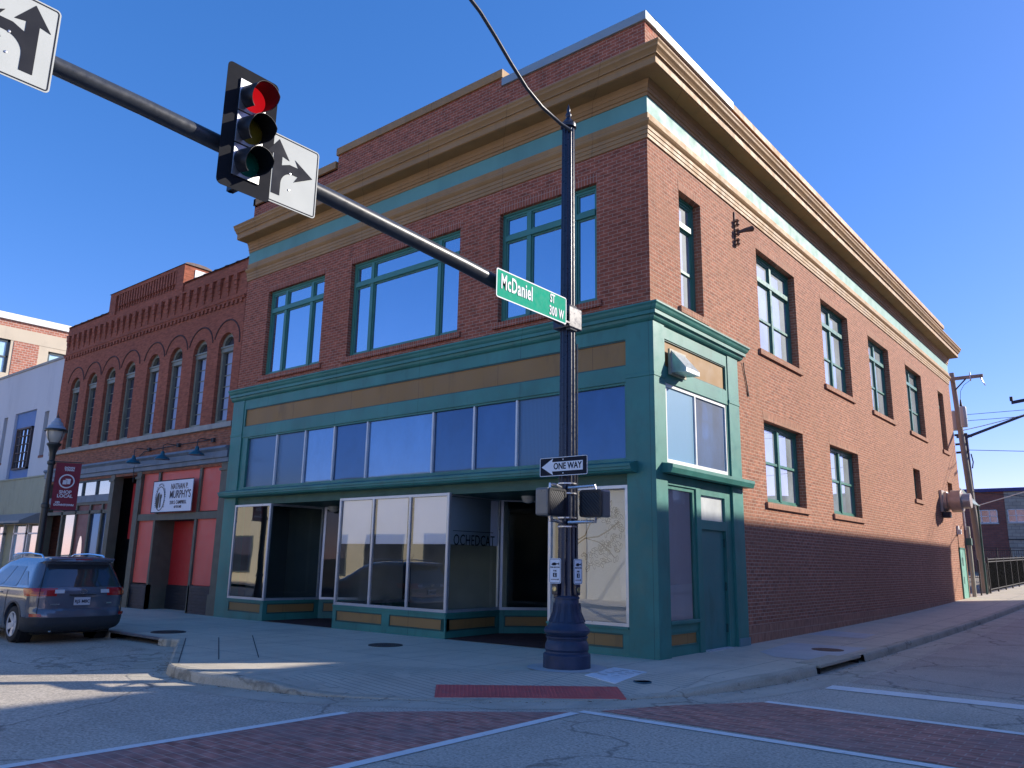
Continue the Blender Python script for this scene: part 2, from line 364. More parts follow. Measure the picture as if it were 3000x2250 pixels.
def in_inlet(x, y): return (y < -3.9 and -11.15 < x < -8.95 and y > -4.4) or (x > 2.1 and 1.35 < y < 3.6)
def offs(pts, d):
    out = []
    for i, p in enumerate(pts):
        a = pts[max(0, i-1)]; b = pts[min(len(pts)-1, i+1)]; t = Vector((b[0]-a[0], b[1]-a[1])).normalized()
        out.append((p[0]+t.y*d, p[1]-t.x*d))
    return out
inner = offs(ED, -.16)
struct(sheet('sidewalk', inner + [(-.15,95),(-.15,.4),(-60,.4)], walk_z, CONC, 1.0))
mb = MB(); prof = [(-.16,0),(-.05,.002),(-.015,-.012),(0,-.05),(.012,None)]
rows = []
for i, p in enumerate(ED):
    rows.append([])
    for d, dz in prof:
        q = offs(ED, d)[i] if False else None
    a = ED[max(0, i-1)]; b = ED[min(len(ED)-1, i+1)]; t = Vector((b[0]-a[0], b[1]-a[1])).normalized(); nx, ny = t.y, -t.x
    zt = walk_z(p[0]-.16*nx, p[1]-.16*ny); zr = road_z(*p)-.03; h = max(.01, zt-road_z(*p)); k = min(1, h/.13)
    for d, dz in prof:
        z = zr if dz is None else zt+.002+dz*k
        rows[-1].append((p[0]+nx*d, p[1]+ny*d, z))
for i in range(len(rows)-1):
    m = ((ED[i][0]+ED[i+1][0])/2, (ED[i][1]+ED[i+1][1])/2); hole = in_inlet(*m)
    for j in range(4):
        if hole and j >= 2: continue
        mb.quad(rows[i][j], rows[i+1][j], rows[i+1][j+1], rows[i][j+1])
struct(mb.build('kerb', KERB, smooth=True, auto=60))
# gutter pan
mb = MB(); i0 = next(i for i, p in enumerate(ED) if p[0] > -12); o1 = offs(ED, .015); o2 = offs(ED, .55)
for i in range(i0, len(ED)-1):
    if ED[i][1] > 60: break
    z = lambda p: (*p, road_z(*p)+.003)
    mb.quad(z(o1[i]), z(o1[i+1]), z(o2[i+1]), z(o2[i]))
struct(mb.build('gutter', GUTT))
# pavers and painted lines
BP1 = [(-.5,-6.2),(.1,-5.55),(.95,-4.75),(1.33,-4.38),(1.36,-15),(-.75,-15)]
struct(sheet('crosswalk_paving', BP1, lambda x, y: road_z(x, y)+.004, PAVER, 1.5))
struct(sheet('crosswalk_paving', [(1.5,-4.1),(1.95,-3.1),(2.68,-2.02),(11.3,-2.02),(11.3,-4.1)], lambda x, y: road_z(x, y)+.004, PAVER, 1.5))
def line(a, b, wd):
    t = Vector((b[0]-a[0], b[1]-a[1])).normalized(); nx, ny = -t.y*wd/2, t.x*wd/2
    return sheet('road_marking', [(a[0]+nx,a[1]+ny),(b[0]+nx,b[1]+ny),(b[0]-nx,b[1]-ny),(a[0]-nx,a[1]-ny)], lambda x, y: road_z(x, y)+.007, MARK, 1.5)
for a, b, wd in (((-.55,-6.3),(-.78,-15),.13), ((1.36,-4.42),(1.42,-15),.13), ((1.36,-4.3),(11.3,-4.12),.14), ((2.7,-1.97),(11.3,-1.83),.15), ((2.86,.0),(11.3,.36),.42)):
    struct(line(a, b, wd))
# ramp surface with scored grooves
RP = sheet('kerb_ramp', [(-3.1,-4.2),(-1.2,-3.2),(.3,-1.9),(1.55,-1.35),(1.62,-2.3),(1.1,-3.2),(.45,-4.02),(-.45,-4.86),(-1.35,-5.42),(-2.6,-5.75)], lambda x, y: walk_z(x, y)+.003, RAMPM, .5); struct(RP)
for a, b in (((-8.3,-3.3),(-4.95,-5.3)), ((-8.25,-2.55),(-4.75,-4.7)), ((-8.6,-3.85),(-5.0,-5.95))):
    t_ = Vector((b[0]-a[0], b[1]-a[1])).normalized()*.009
    struct(sheet('sidewalk_joint', [(a[0]-t_.y,a[1]+t_.x),(a[0]+t_.y,a[1]-t_.x),(b[0]+t_.y,b[1]-t_.x),(b[0]-t_.y,b[1]+t_.x)], lambda x, y: walk_z(x, y)+.003, paint('joint_tar', (.05,.05,.055), .9), 1.0))
# tactile warning strip
def tact():
    c = [(-.95,-4.42),(.88,-2.72),(1.25,-3.22),(-.5,-4.92)]
    mb = MB(); u = Vector((1.83, 1.70)).normalized(); v = Vector((u.y, -u.x))
    o = Vector(c[0]); L = 2.5; Wd = .62
    def pt(a, b, h=0): q = o+u*a+v*b; return (q.x, q.y, walk_z(q.x, q.y)+.012+h)
    mb.quad(pt(0,0), pt(L,0), pt(L,Wd), pt(0,Wd))
    for (a0,b0,a1,b1) in ((0,0,L,0),(L,0,L,Wd),(L,Wd,0,Wd),(0,Wd,0,0)): mb.quad(pt(a0,b0), pt(a1,b1), pt(a1,b1,-.03), pt(a0,b0,-.03))
    k = 0
    while k*.0508+.03 < L:
        a = k*.0508+.025
        mb.add([pt(a-.011,.02), pt(a-.006,.02,.006), pt(a+.006,.02,.006), pt(a+.011,.02), pt(a-.011,Wd-.02), pt(a-.006,Wd-.02,.006), pt(a+.006,Wd-.02,.006), pt(a+.011,Wd-.02)], [(0,1,5,4),(1,2,6,5),(2,3,7,6)]); k += 1
    m = paint('red_tactile', (.6, .11, .095), .6, .15, 3, dirt=(.3, .2, .19), dirtamt=.6)
    o = mb.build('tactile_strip', m, loc=(0,-3.8,-.08)); tag(o, 'red ribbed tactile warning strip set in the corner ramp', 'tactile paving')
tact()
# pole footing, patches, lids
def flat(name, poly, mat, dz, base=None):
    return sheet(name, poly, lambda x, y: walk_z(x, y)+dz, mat, .4)
def disc(c, r, n=28): return [(c[0]+r*cos(2*pi*k/n), c[1]+r*sin(2*pi*k/n)) for k in range(n)]
struct(flat('sidewalk_patch', disc((-.45,-2.05), .62), PALE, .006))
struct(flat('sidewalk_patch', [(.75,2.55),(.55,4.75),(2.05,4.9),(2.08,1.95),(1.3,1.9)], PALE, .005))
struct(flat('sidewalk_patch', [(.1,6.95),(.12,8.4),(1.3,8.2),(1.4,6.9)], PALE, .005))
def lid(c, r, label, mat, nm='manhole_cover', cat='manhole cover'):
    mb = MB(); z = walk_z(*c)+.008
    mb.lathe((c[0], c[1], z), [(r, -.01), (r, .004), (r*.93, .004), (r*.92, 0), (.001, 0)], 36)
    for i in range(-5, 6):
        for j in range(-5, 6):
            if hypot(i, j) < 5.2: mb.box((c[0]+i*r*.165-.02, c[1]+j*r*.165-.02, z), (c[0]+i*r*.165+.02, c[1]+j*r*.165+.02, z+.004))
    tag(mb.build(nm, mat, loc=(c[0], c[1], z)), label, cat)
IRON = paint('cast_iron', (.05, .05, .052), .6, .2, 6, metal=.3)
RUST = paint('rusty_iron', (.16, .09, .06), .75, .3, 6, dirt=(.08, .05, .04))
lid((-4.85,-1.85), .33, 'round dark cover in the sidewalk before the shop window bay', IRON)
lid((-10.06,-3.45), .36, 'round dark cover in the sidewalk beside the left kerb inlet', IRON)
lid((1.58,3.9), .3, 'rusty round cover in a pale patch by the side street inlet', RUST)
lid((.98,-2.2), .13, 'small blue round valve cover beside the pale utility lid', paint('blue_cover', (.04, .14, .2), .6, .2, 8), 'valve_cover', 'valve cover')
mb = MB(); ug = [(.19,-2.5),(.09,-1.54),(.72,-1.62),(.76,-2.58)]
t_ = [(x, y, walk_z(x, y)+.012) for x, y in ug]; mb.add(t_+[(x, y, z-.03) for x, y, z in t_], [(0,1,2,3),(0,1,5,4),(1,2,6,5),(2,3,7,6),(3,0,4,7)])
UB = mb.build('utility_box_cover', paint('pale_lid', (.75, .78, .78), .6, .1, 5, .003, dirt=(.2, .2, .2)), loc=(.45,-2.05,0)); tag(UB, 'pale rectangular utility box lid in the sidewalk near the signal pole', 'utility lid')
mb = MB()
for k in range(4):
    a = Vector((.28+.02*k, -2.3+.17*k)); mb.box((a.x, a.y, walk_z(a.x, a.y)+.0125), (a.x+.16, a.y+.025, walk_z(a.x, a.y)+.0145)); mb.box((a.x+.22, a.y+.01, walk_z(a.x, a.y)+.0125), (a.x+.36, a.y+.035, walk_z(a.x, a.y)+.0145))
mb.build('slot', paint('slot_grey', (.3,.31,.31), .8), UB)
# storm inlets: dark chamber behind the kerb opening
BLK = paint('black_void', (.008, .008, .009), .9, .1)
def inlet(kind, label):
    if kind == 'f':
        x0, x1, y = -11.15, -8.95, -4.2; c = (x0, y, 0); z = gz(-10, -4.2); r = empty('storm_inlet', (-10.05,-4.2,z-.2), label, 'storm drain')
        mb = MB().box((x0,y+.01,z-.5),(x1,y+.5,z-.042)); mb.f = [f for k, f in enumerate(mb.f) if k != 2]; mb.build('chamber', BLK, r)
        m2 = MB().box((x0-.1,y-.012,z-.04),(x1+.05,y+.07,z+.004)); m2.build('lintel', paint('worn_iron_edge', (.16,.16,.17), .5, .2, 6), r, bevel=.006)
        m3 = MB().box((x1-.02,y-.03,z-.3),(x1+.3,y+.35,z+.004)); m3.box((x0-.25,y-.02,z-.3),(x0,y+.3,z+.003)); m3.build('kerb_block', KERB, r, bevel=.03)
    else:
        y0, y1, x = 1.4, 3.5, 2.29; z = gz(2.3, 2.4); r = empty('storm_inlet', (2.3,2.4,z-.2), label, 'storm drain')
        mb = MB().box((x-.5,y0,z-.5),(x-.02,y1,z-.04)); mb.f = [f for k, f in enumerate(mb.f) if k != 3]; mb.build('chamber', BLK, r)
        m2 = MB().box((x-.42,y0-.05,z-.05),(x+.012,y1+.05,z+.007)); m2.build('lintel', KERB, r, bevel=.015)
inlet('f', 'open kerb inlet with iron edge in front of the parked car')
inlet('s', 'open kerb inlet with concrete lintel on the side street')

# ---------------------------------------------------------------- corner building
W_, D_ = -14.0, 27.4
CB = empty('corner_building', (-7, 13, 0), 'two storey red brick corner building with green shopfront and tan cornice', 'building')
FW = [(-12.78,-10.12,6.68,9.26), (-8.98,-5.02,6.68,9.26), (-3.8,-1.2,6.68,9.26)]
SWU = [(1.27,2.27,6.66,9.24), (5.28,7.88,6.66,9.26), (9.95,12.45,6.66,9.24), (14.6,17.1,6.64,9.22), (19.4,21.88,6.62,9.2), (24.8,25.85,6.55,9.14)]
SWL = [(5.23,7.8,3.02,4.95), (9.9,12.5,3.02,4.95), (19.2,20.22,4.08,5.22), (24.95,25.85,4.72,5.2)]
mb = MB(); wall_holes(mb, 'f', W_, 0, 6.2, 12.35, FW)
mb.quad((W_,0,5.2),(0,0,5.2),(0,0,6.2),(W_,0,6.2))
mb.build('front_wall', BRK, CB)
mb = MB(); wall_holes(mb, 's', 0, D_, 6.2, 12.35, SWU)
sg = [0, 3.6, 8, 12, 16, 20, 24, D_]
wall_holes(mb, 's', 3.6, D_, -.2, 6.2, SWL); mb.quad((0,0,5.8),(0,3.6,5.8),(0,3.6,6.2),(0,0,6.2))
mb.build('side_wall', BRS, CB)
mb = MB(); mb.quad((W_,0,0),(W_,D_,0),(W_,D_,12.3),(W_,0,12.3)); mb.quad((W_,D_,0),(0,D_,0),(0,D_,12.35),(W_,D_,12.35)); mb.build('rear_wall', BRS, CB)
mb = MB(); mb.box((W_+.02,.3,11.6),(-.3,D_-.02,11.7)); mb.build('roof', paint('roof_felt', (.06,.06,.06), .9), CB)
# plinth course and parapet
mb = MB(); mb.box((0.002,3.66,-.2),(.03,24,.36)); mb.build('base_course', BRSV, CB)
mb = MB(); mb.box((-3.85,0,12.35),(-.0,.32,12.5)); mb.box((-9.9,0.002,12.35),(-3.85,.4,12.62)); mb.box((-9.9,0.002,12.62),(-3.85,.4,12.74)); mb.box((W_,0,12.3),(-9.9,.32,12.36)); mb.build('parapet', BRK, CB)
mb = MB(); mb.box((-.32,.32,12.35),(0,D_,12.5)); mb.build('parapet', BRS, CB)
mb = MB(); mb.box((-9.95,-.05,12.74),(-3.8,.46,12.96)); mb.box((W_-.03,-.05,12.36),(-9.95,.4,12.58)); mb.box((W_-.03, -.05, 12.36), (-13.9,.4,12.58)); mb.box((-.36,4.2,12.5),(.05,D_+.05,12.68)); mb.build('coping', TAN, CB, bevel=.012)
mb = MB(); mb.box((-3.8,-.06,12.5),(.06,.38,12.7)); mb.box((-.36,.38,12.5),(.06,4.2,12.7)); mb.build('metal_coping', GCAP, CB, bevel=.006)
path = [(W_, 0), (0, 0), (0, D_)]
crown = [(.0,11.5),(.66,11.45),(.66,11.42),(.63,11.38),(.62,11.34),(.58,11.3),(.55,11.26),(.55,11.235),(.52,11.235),(.50,11.2),(.50,11.07),(.47,11.055),(.16,11.055),(.16,11.1),(.155,11.07),(.13,11.03),(.105,10.99),(.09,10.93),(.075,10.92),(.075,10.84),(.05,10.83),(.05,10.765),(.0,10.76)]
mb = MB(); mb.sweep(path, crown); mb.build('cornice', TAN, CB)
mb = MB(); mb.sweep(path, [(0,10.77),(.03,10.77),(.03,10.37),(0,10.37)]); mb.build('frieze', MNT, CB)
mb = MB(); mb.sweep(path, [(0,10.38),(.05,10.38),(.05,10.25),(.075,10.24),(.12,10.2),(.12,10.16),(.09,10.12),(.06,10.09),(.06,10.02),(.045,10.015),(.045,9.93),(.03,9.925),(.03,9.85),(0,9.845)]); mb.build('architrave', TAN, CB)
# windows of the upper floor and side
GU = glassm('upper_front_glass', .5, (.012, .03, .06), wav=.1, gcol=(.72, .85, 1))
GSU = glassm('side_glass', .22, (.2, .25, .28), gcol=(.85,.92,1))
def window(face, h, cols, transom=None, meeting=None, sill=True, rec=.2, lint=True, base=0., glass=None, sillmat=None, lintmat=None, fr=.1, blinds=()):
    u0, u1, z0, z1 = h; mb = MB(); B = lambda a, b, d0, d1, c, e: fbox(mb, face, a, b, d0, d1, c, e, base)
    d0, d1 = -rec-.06, -rec+.02
    B(u0, u0+fr, d0, d1, z0, z1); B(u1-fr, u1, d0, d1, z0, z1); B(u0+fr, u1-fr, d0, d1, z0, z0+fr*.9); B(u0+fr, u1-fr, d0, d1, z1-fr, z1)
    B(u0+fr*.35, u1-fr*.35, d1, d1+.03, z1-fr*.45, z1-.002)
    panes = []
    cs = [u0+fr]+list(cols)+[u1-fr]; mu = .055
    for c in cols: B(c-mu, c+mu, d0, d1+.012, z0+fr*.9, z1-fr)
    rowz = [z0+fr*.9]+([transom] if transom else [])+[z1-fr]
    if transom: B(u0+fr, u1-fr, d0-.002, d1+.03, transom-.06, transom+.06)
    for i in range(len(cs)-1):
        a = cs[i]+(mu if i else 0); b = cs[i+1]-(mu if i < len(cs)-2 else 0)
        for j in range(len(rowz)-1):
            c = rowz[j]+(.06 if j else 0); e = rowz[j+1]-(.06 if j < len(rowz)-2 else 0)
            s = .035
            for q in ((a, a+s, c, e), (b-s, b, c, e), (a+s, b-s, c, c+s*1.3), (a+s, b-s, e-s, e)): B(q[0], q[1], d0+.01, d1-.02, q[2], q[3])
            if meeting and j == 0: B(a, b, d0+.008, d1-.012, meeting-.03, meeting+.03)
            panes.append((a+s*.8, b-s*.8, c+s, e-s*.8))
    w_ = mb.build('window', GRS, CB)
    mg = MB()
    for (a, b, c, e) in panes: mg.quad(P(face,a,d1-.05,c,base), P(face,b,d1-.05,c,base), P(face,b,d1-.05,e,base), P(face,a,d1-.05,e,base))
    mg.build('panes', glass, w_)
    if sill:
        ms = MB(); fbox(ms, face, u0-.12, u1+.12, -rec, .06, z0-.13, z0+.003, base); ms.build('sill', sillmat, w_)
    if lint:
        ml = MB(); fbox(ml, face, u0-.02, u1+.02, .0, .004, z1, z1+.21, base); ml.build('lintel', lintmat, w_)
    return w_
for h, (c1, c2) in zip(FW, ((.83, 2.07), (.66, 3.38), (.66, 1.98))):
    u0 = h[0]; cs = (u0+.76, u0+1.98) if h is not FW[1] else (u0+.74, u0+3.2)
    window('f', h, cs, transom=8.66, glass=GU, sillmat=BRKV, lintmat=BRKV, rec=.14)
window('s', SWU[0], (), transom=8.62, meeting=7.6, glass=GSU, sillmat=BRSV, lintmat=BRSV, rec=.2)
for h in SWU[1:5]: window('s', h, ((h[0]+h[1])/2,), transom=8.62, meeting=7.6, glass=GSU, sillmat=BRSV, lintmat=BRSV, rec=.2)
window('s', SWU[5], (), transom=8.55, meeting=7.5, glass=GSU, sillmat=BRSV, lintmat=BRSV, rec=.2)
for h in SWL[:2]: window('s', h, ((h[0]+h[1])/2,), meeting=4.0, glass=GSU, sillmat=BRSV, lintmat=BRSV, rec=.2)
window('s', SWL[2], (), meeting=4.65, glass=GSU, sillmat=BRSV, lintmat=BRSV, rec=.2, fr=.07)
window('s', SWL[3], (), glass=GSU, sillmat=BRSV, lintmat=BRSV, rec=.2, fr=.06)
# blackout backing behind upper windows so nothing shows through
# rear steel door
mb = MB(); mb.box((.0,25.9,.42),(.03,26.9,2.45)); dr = mb.build('rear_door', paint('mint_door', (.17,.42,.33), .5, .1, 2), CB, bevel=.004)
mb = MB(); mb.box((.03,26.2,1.75),(.034,26.45,2.1)); mb.box((.03,26.2,1.0),(.034,26.35,1.3)); mb.build('door_vent', GRD, dr)
mb = MB(); mb.box((0,25.84,.42),(.05,25.9,2.5)); mb.box((0,26.9,.42),(.05,26.96,2.5)); mb.box((0,25.84,2.45),(.05,26.96,2.51)); mb.build('door_frame', GRS, dr)

# ---- shopfront
sp = [(W_-.12, -.1), (.1, -.1), (.1, 3.66)]
mb = MB(); mb.sweep([(W_,-.1),(.1,-.1),(.1,3.75),(-.05,3.75)], [(-.1,6.38),(.05,6.37),(.19,6.35),(.19,6.32),(.165,6.29),(.15,6.25),(.125,6.215),(.11,6.21),(.11,6.14),(.07,6.13),(.055,6.08),(.03,6.05),(.0,6.03),(-.1,6.03)]); mb.build('shopfront_cornice', GRN, CB)
for a, b, pth in (((-.5,-.1,-.15),(.1,.33,6.03),[(-.5,-.1),(.1,-.1),(.1,.33)]), ((-13.95,-.1,-.2),(-13.38,.25,6.03),[(-13.95,-.1),(-13.38,-.1)]), ((-.05,3.12,-.1),(.1,3.64,6.03),[(.1,3.12),(.1,3.64)])):
    pl = MB().box(a, b).build('pillar', GRN, CB, bevel=.006)
    MB().sweep(pth, [(0,5.06),(.012,5.05),(.012,4.99),(0,4.98)]).build('pillar_band', GRN, pl)
mb = MB(); mb.box((-.0,3.14,-.1),(.125,3.66,.16)); mb.build('base_block', paint('grey_green_block', (.14,.25,.26), .6), CB, bevel=.005)
mb = MB()
fbox(mb,'f',-13.38,-.5,-.1,.08,4.93,5.24); fbox(mb,'f',-13.38,-.5,-.1,.08,5.76,6.03); fbox(mb,'f',-13.38,-13.3,-.1,.08,5.24,5.76)
fbox(mb,'s',.33,3.12,-.1,.08,4.94,5.24); fbox(mb,'s',.33,3.12,-.1,.08,5.78,6.03); fbox(mb,'s',3.04,3.12,-.1,.08,5.24,5.78)
mb.build('fascia_frame', GRN, CB, bevel=.004)
for face, a, b, c, e in (('f',-13.3,-.5,5.24,5.76), ('s',.33,3.04,5.24,5.78)):
    mb = MB(); fbox(mb, face, a, b, -.1, .035, c, e); mb.build('sign_panel', OCH, CB)
    mb = MB()
    for q in ((a, b, e-.025, e), (a, b, c, c+.025)): fbox(mb, face, q[0], q[1], .03, .062, q[2], q[3])
    mb.build('panel_moulding', GRD, CB)
# transom glazing
GT1 = glassm('transom_plain_glass', .12, (.01, .03, .07), gcol=(.22, .42, .7)); GT2 = glassm('transom_ribbed_glass', .05, (.035, .07, .11), ribs=True, rough=.12, gcol=(.35, .55, .8)); GT3 = glassm('side_ribbed_glass', .1, (.06, .19, .3), ribs=True, rough=.2)
GT4 = glassm('transom_pale_glass', .2, (.035, .08, .15), gcol=(.4, .62, .9), rough=.02)
xs = [-13.1,-11.7,-10.42,-9.2,-7.91,-5.64,-4.38,-3.18,-1.95,-.55]
mats = [GT2,GT2,GT4,GT1,GT4,GT1,GT1,GT2,GT1]
tf = MB(); fbox(tf,'f',-13.38,-13.1,-.1,.06,3.38,4.93); fbox(tf,'f',-.55,-.5,-.1,.06,3.38,4.93); fbox(tf,'f',-13.1,-.55,-.1,.05,3.38,3.5); fbox(tf,'f',-13.1,-.55,-.1,.05,4.885,4.93)
tfo = tf.build('transom_frame', GRN, CB, bevel=.003)
for x in xs[1:-1]: fbox(MB(),'f',x-.022,x+.022,-.02,.045,3.5,4.885).build('glazing_bar', WHT, tfo)
for k in range(9):
    mb = MB(); a, b = xs[k]+.02*(k > 0), xs[k+1]-.02*(k < 8); mb.quad((a,.01,3.5),(b,.01,3.5),(b,.01,4.885),(a,.01,4.885)); mb.build('transom_pane', mats[k], tfo)
tf = MB(); fbox(tf,'s',.33,.4,-.1,.06,3.38,4.94); fbox(tf,'s',3.05,3.12,-.1,.06,3.38,4.94); fbox(tf,'s',.33,3.12,-.1,.06,3.3,3.43); tso = tf.build('transom_frame', GRN, CB)
mb = MB(); fbox(mb,'s',.4,.45,-.02,.05,3.43,4.94); fbox(mb,'s',3.0,3.05,-.02,.05,3.43,4.94); fbox(mb,'s',.45,3.0,-.02,.05,3.43,3.5); fbox(mb,'s',.45,3.0,-.02,.05,4.87,4.94); fbox(mb,'s',1.6,1.65,-.02,.05,3.5,4.87); mb.build('glazing_bar', WHT, tso, bevel=.004)
for a, b, m in ((.45,1.6,GT3), (1.65,3.0,glassm('side_transom_glass', .1, (.02,.06,.15), gcol=(.5,.75,1)))):
    mb = MB(); mb.quad((-.01+.03,a,3.5),(.02,b,3.5),(.02,b,4.87),(.02,a,4.87)); mb.build('transom_pane', m, tso)
# ledges
mb = MB(); mb.sweep([(W_+.08,-.1),(-.28,-.1)], [(-.02,3.43),(.03,3.42),(.26,3.36),(.26,3.31),(.24,3.305),(.24,3.26),(.22,3.25),(.2,3.22),(-.02,3.2)]); mb.build('ledge', GRN, CB)
mb = MB(); mb.sweep([(.1,.12),(.1,3.78)], [(-.02,3.4),(.22,3.36),(.22,3.3),(.18,3.21),(-.02,3.21)]); mb.build('ledge', GRN, CB)
# ribbed soffit band over the display windows
mb = MB()
for k in range(6): fbox(mb,'f',-13.38,-.5,-.05,.02+.008*(k % 2),3.03+k*.03,3.03+k*.03+.028)
fbox(mb,'f',-13.38,-.5,-.1,.015,3.0,3.2)
mb.build('ribbed_band', paint('weathered_green', (.05,.13,.09), .6, .2, 3), CB)
# recess ceiling, floor, interior shell
mb = MB(); mb.box((-13.38,.1,3.0),(-.5,6.5,3.06)); mb.build('recess_ceiling', GRD, CB)
mb = MB(); mb.quad((-13.38,-.08,-.075+.02),(-.5,-.08,.012),(-.5,6.5,.012),(-13.38,6.5,-.055)); mb.build('entry_floor', TILE, CB)
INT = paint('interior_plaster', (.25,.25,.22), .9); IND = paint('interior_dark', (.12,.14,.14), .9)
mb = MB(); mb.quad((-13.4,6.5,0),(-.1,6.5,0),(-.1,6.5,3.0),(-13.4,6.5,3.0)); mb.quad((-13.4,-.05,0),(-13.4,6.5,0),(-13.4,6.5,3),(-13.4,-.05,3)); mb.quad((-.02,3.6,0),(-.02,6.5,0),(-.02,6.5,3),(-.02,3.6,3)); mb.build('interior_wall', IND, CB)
CG = clearm('shop_glass', .12, (.75, .8, .8)); CG2 = clearm('bay_glass', .1, (.99, .99, .99)); CG3 = clearm('dark_shop_glass', .0, (.7, .8, .8))
def display(pts, z0, z1, divs, glass, frame=ALU, panels=None, name='display_window', fw_=.06):
    """glazed front on a bulkhead along plan segment a->b (outward = right of travel)"""
    (ax, ay), (bx, by) = pts; t = Vector((bx-ax, by-ay, 0)); L = t.length; t.normalize(); nrm = Vector((t.y, -t.x, 0)); o = Vector((ax, ay, 0)); Z = Vector((0,0,1))
    def bx_(mb, a, b, d0, d1, c, e): mb.obox(o+t*((a+b)/2)+nrm*((d0+d1)/2)+Z*((c+e)/2), t*((b-a)/2), nrm*((d1-d0)/2), Z*((e-c)/2))
    g = MB(); bx_(g, 0, L, -.12, 0, -.12, .12); bx_(g, 0, L, -.12, 0, .38, z0); bx_(g, 0, L, -.13, .025, z0-.04, z0)
    n_ = len(divs)-1 if panels is None else panels; seg = L/n_
    for k in range(n_+1): bx_(g, max(0, k*seg-.12), min(L, k*seg+.12), -.12, 0, .12, .38)
    bx_(g, 0, L, -.12, -.03, .12, .38)
    bk = g.build('bulkhead', GRN, CB, bevel=.004)
    for k in range(n_):
        pm = MB(); bx_(pm, k*seg+.145, (k+1)*seg-.145, -.05, -.02, .155, .35); pm.build('bulkhead_panel', OCH, bk)
        pm = MB()
        for q in ((k*seg+.12,(k+1)*seg-.12,.12,.15),(k*seg+.12,(k+1)*seg-.12,.355,.38),(k*seg+.12,k*seg+.142,.15,.355),((k+1)*seg-.142,(k+1)*seg-.12,.15,.355)): bx_(pm, q[0], q[1], -.05, -.008, q[2], q[3])
        pm.build('panel_moulding', GRD, bk)
    f = MB(); bx_(f, 0, L, -.07, -.01, z0, z0+fw_); bx_(f, 0, L, -.07, -.01, z1-fw_, z1)
    for k, dv in enumerate(divs):
        a = max(0, dv*L-fw_*.5); b = min(L, dv*L+fw_*.5)
        if k == 0: a, b = 0, fw_
        if k == len(divs)-1: a, b = L-fw_, L
        bx_(f, a, b, -.07, -.01, z0+fw_, z1-fw_)
    fo = f.build(name, frame, CB, bevel=.003)
    for k in range(len(divs)-1):
        gm = MB(); a = divs[k]*L+fw_*.4; b = divs[k+1]*L-fw_*.4
        gm.add([o+t*a-nrm*.04+Z*(z0+.03), o+t*b-nrm*.04+Z*(z0+.03), o+t*b-nrm*.04+Z*(z1-.03), o+t*a-nrm*.04+Z*(z1-.03)], [(0,1,2,3)]); gm.build('pane', glass, fo)
    return fo
display(((-13.38,-.1),(-11.62,-.1)), .46, 3.0, (0,1), CG, panels=1)
display(((-11.62,-.1),(-11.5,1.6)), .46, 3.0, (0,1), CG3, panels=1)
display(((-11.5,1.6),(-10.3,2.75)), .46, 3.0, (0,1), CG3, panels=1)
display(((-8.72,-.1),(-4.97,-.1)), .5, 3.03, (0,.333,.667,1), CG2, panels=2)
display(((-4.97,-.1),(-5.05,1.75)), .5, 3.03, (0,1), CG3, panels=1)
display(((-5.05,1.75),(-3.95,2.95)), .5, 3.03, (0,1), CG3, panels=1)
display(((-8.8,2.75),(-8.72,-.1)), .5, 3.03, (0,1), CG3, panels=1)
display(((-2.35,2.95),(-2.3,-.1)), .5, 3.0, (0,1), CG3, panels=1)
display(((-2.3,-.1),(-.5,-.1)), .5, 3.0, (0,1), CG2, panels=1)
for a, b in (((-10.3,2.8),(-8.8,2.8)), ((-3.95,3.0),(-2.35,3.0))):
    mb = MB(); mb.box((a[0],a[1],0),(b[0],a[1]+.05,3.0)); d_ = mb.build('shop_door', GRD, CB)
    mb = MB(); mb.box((a[0]+.3,a[1]-.006,.4),(b[0]-.3,a[1]-.002,2.1)); mb.build('pane', GT1, d_)
# paper shades behind the bay panes, lettered band on the return
SHD = paint('paper_shade', (.9, .91, .94), .8, .03, 1); 
for k in range(3):
    a = -8.72+k*1.25+.1; mb = MB(); mb.box((a,-.045,1.93),(a+1.05,-.04,2.96)); mb.build('paper_shade', SHD, CB)
mb = MB(); mb.box((-5.08,.0,1.93),(-5.075,1.66,2.96)); sh = mb.build('paper_shade', paint('side_shade', (.7,.72,.8), .8, .04), CB)
INKB = paint('black_ink', (.012,.012,.014), .5)
tm = text_mesh('OCHEDCAT', .34, (-5.072, .86, 2.02), (0,1,0), (0,0,1), sx=.72, spacing=1.05); tm.box((-5.075,.15,2.22),(-5.07,1.5,2.232)); tm.build('shade_lettering', INKB, sh)
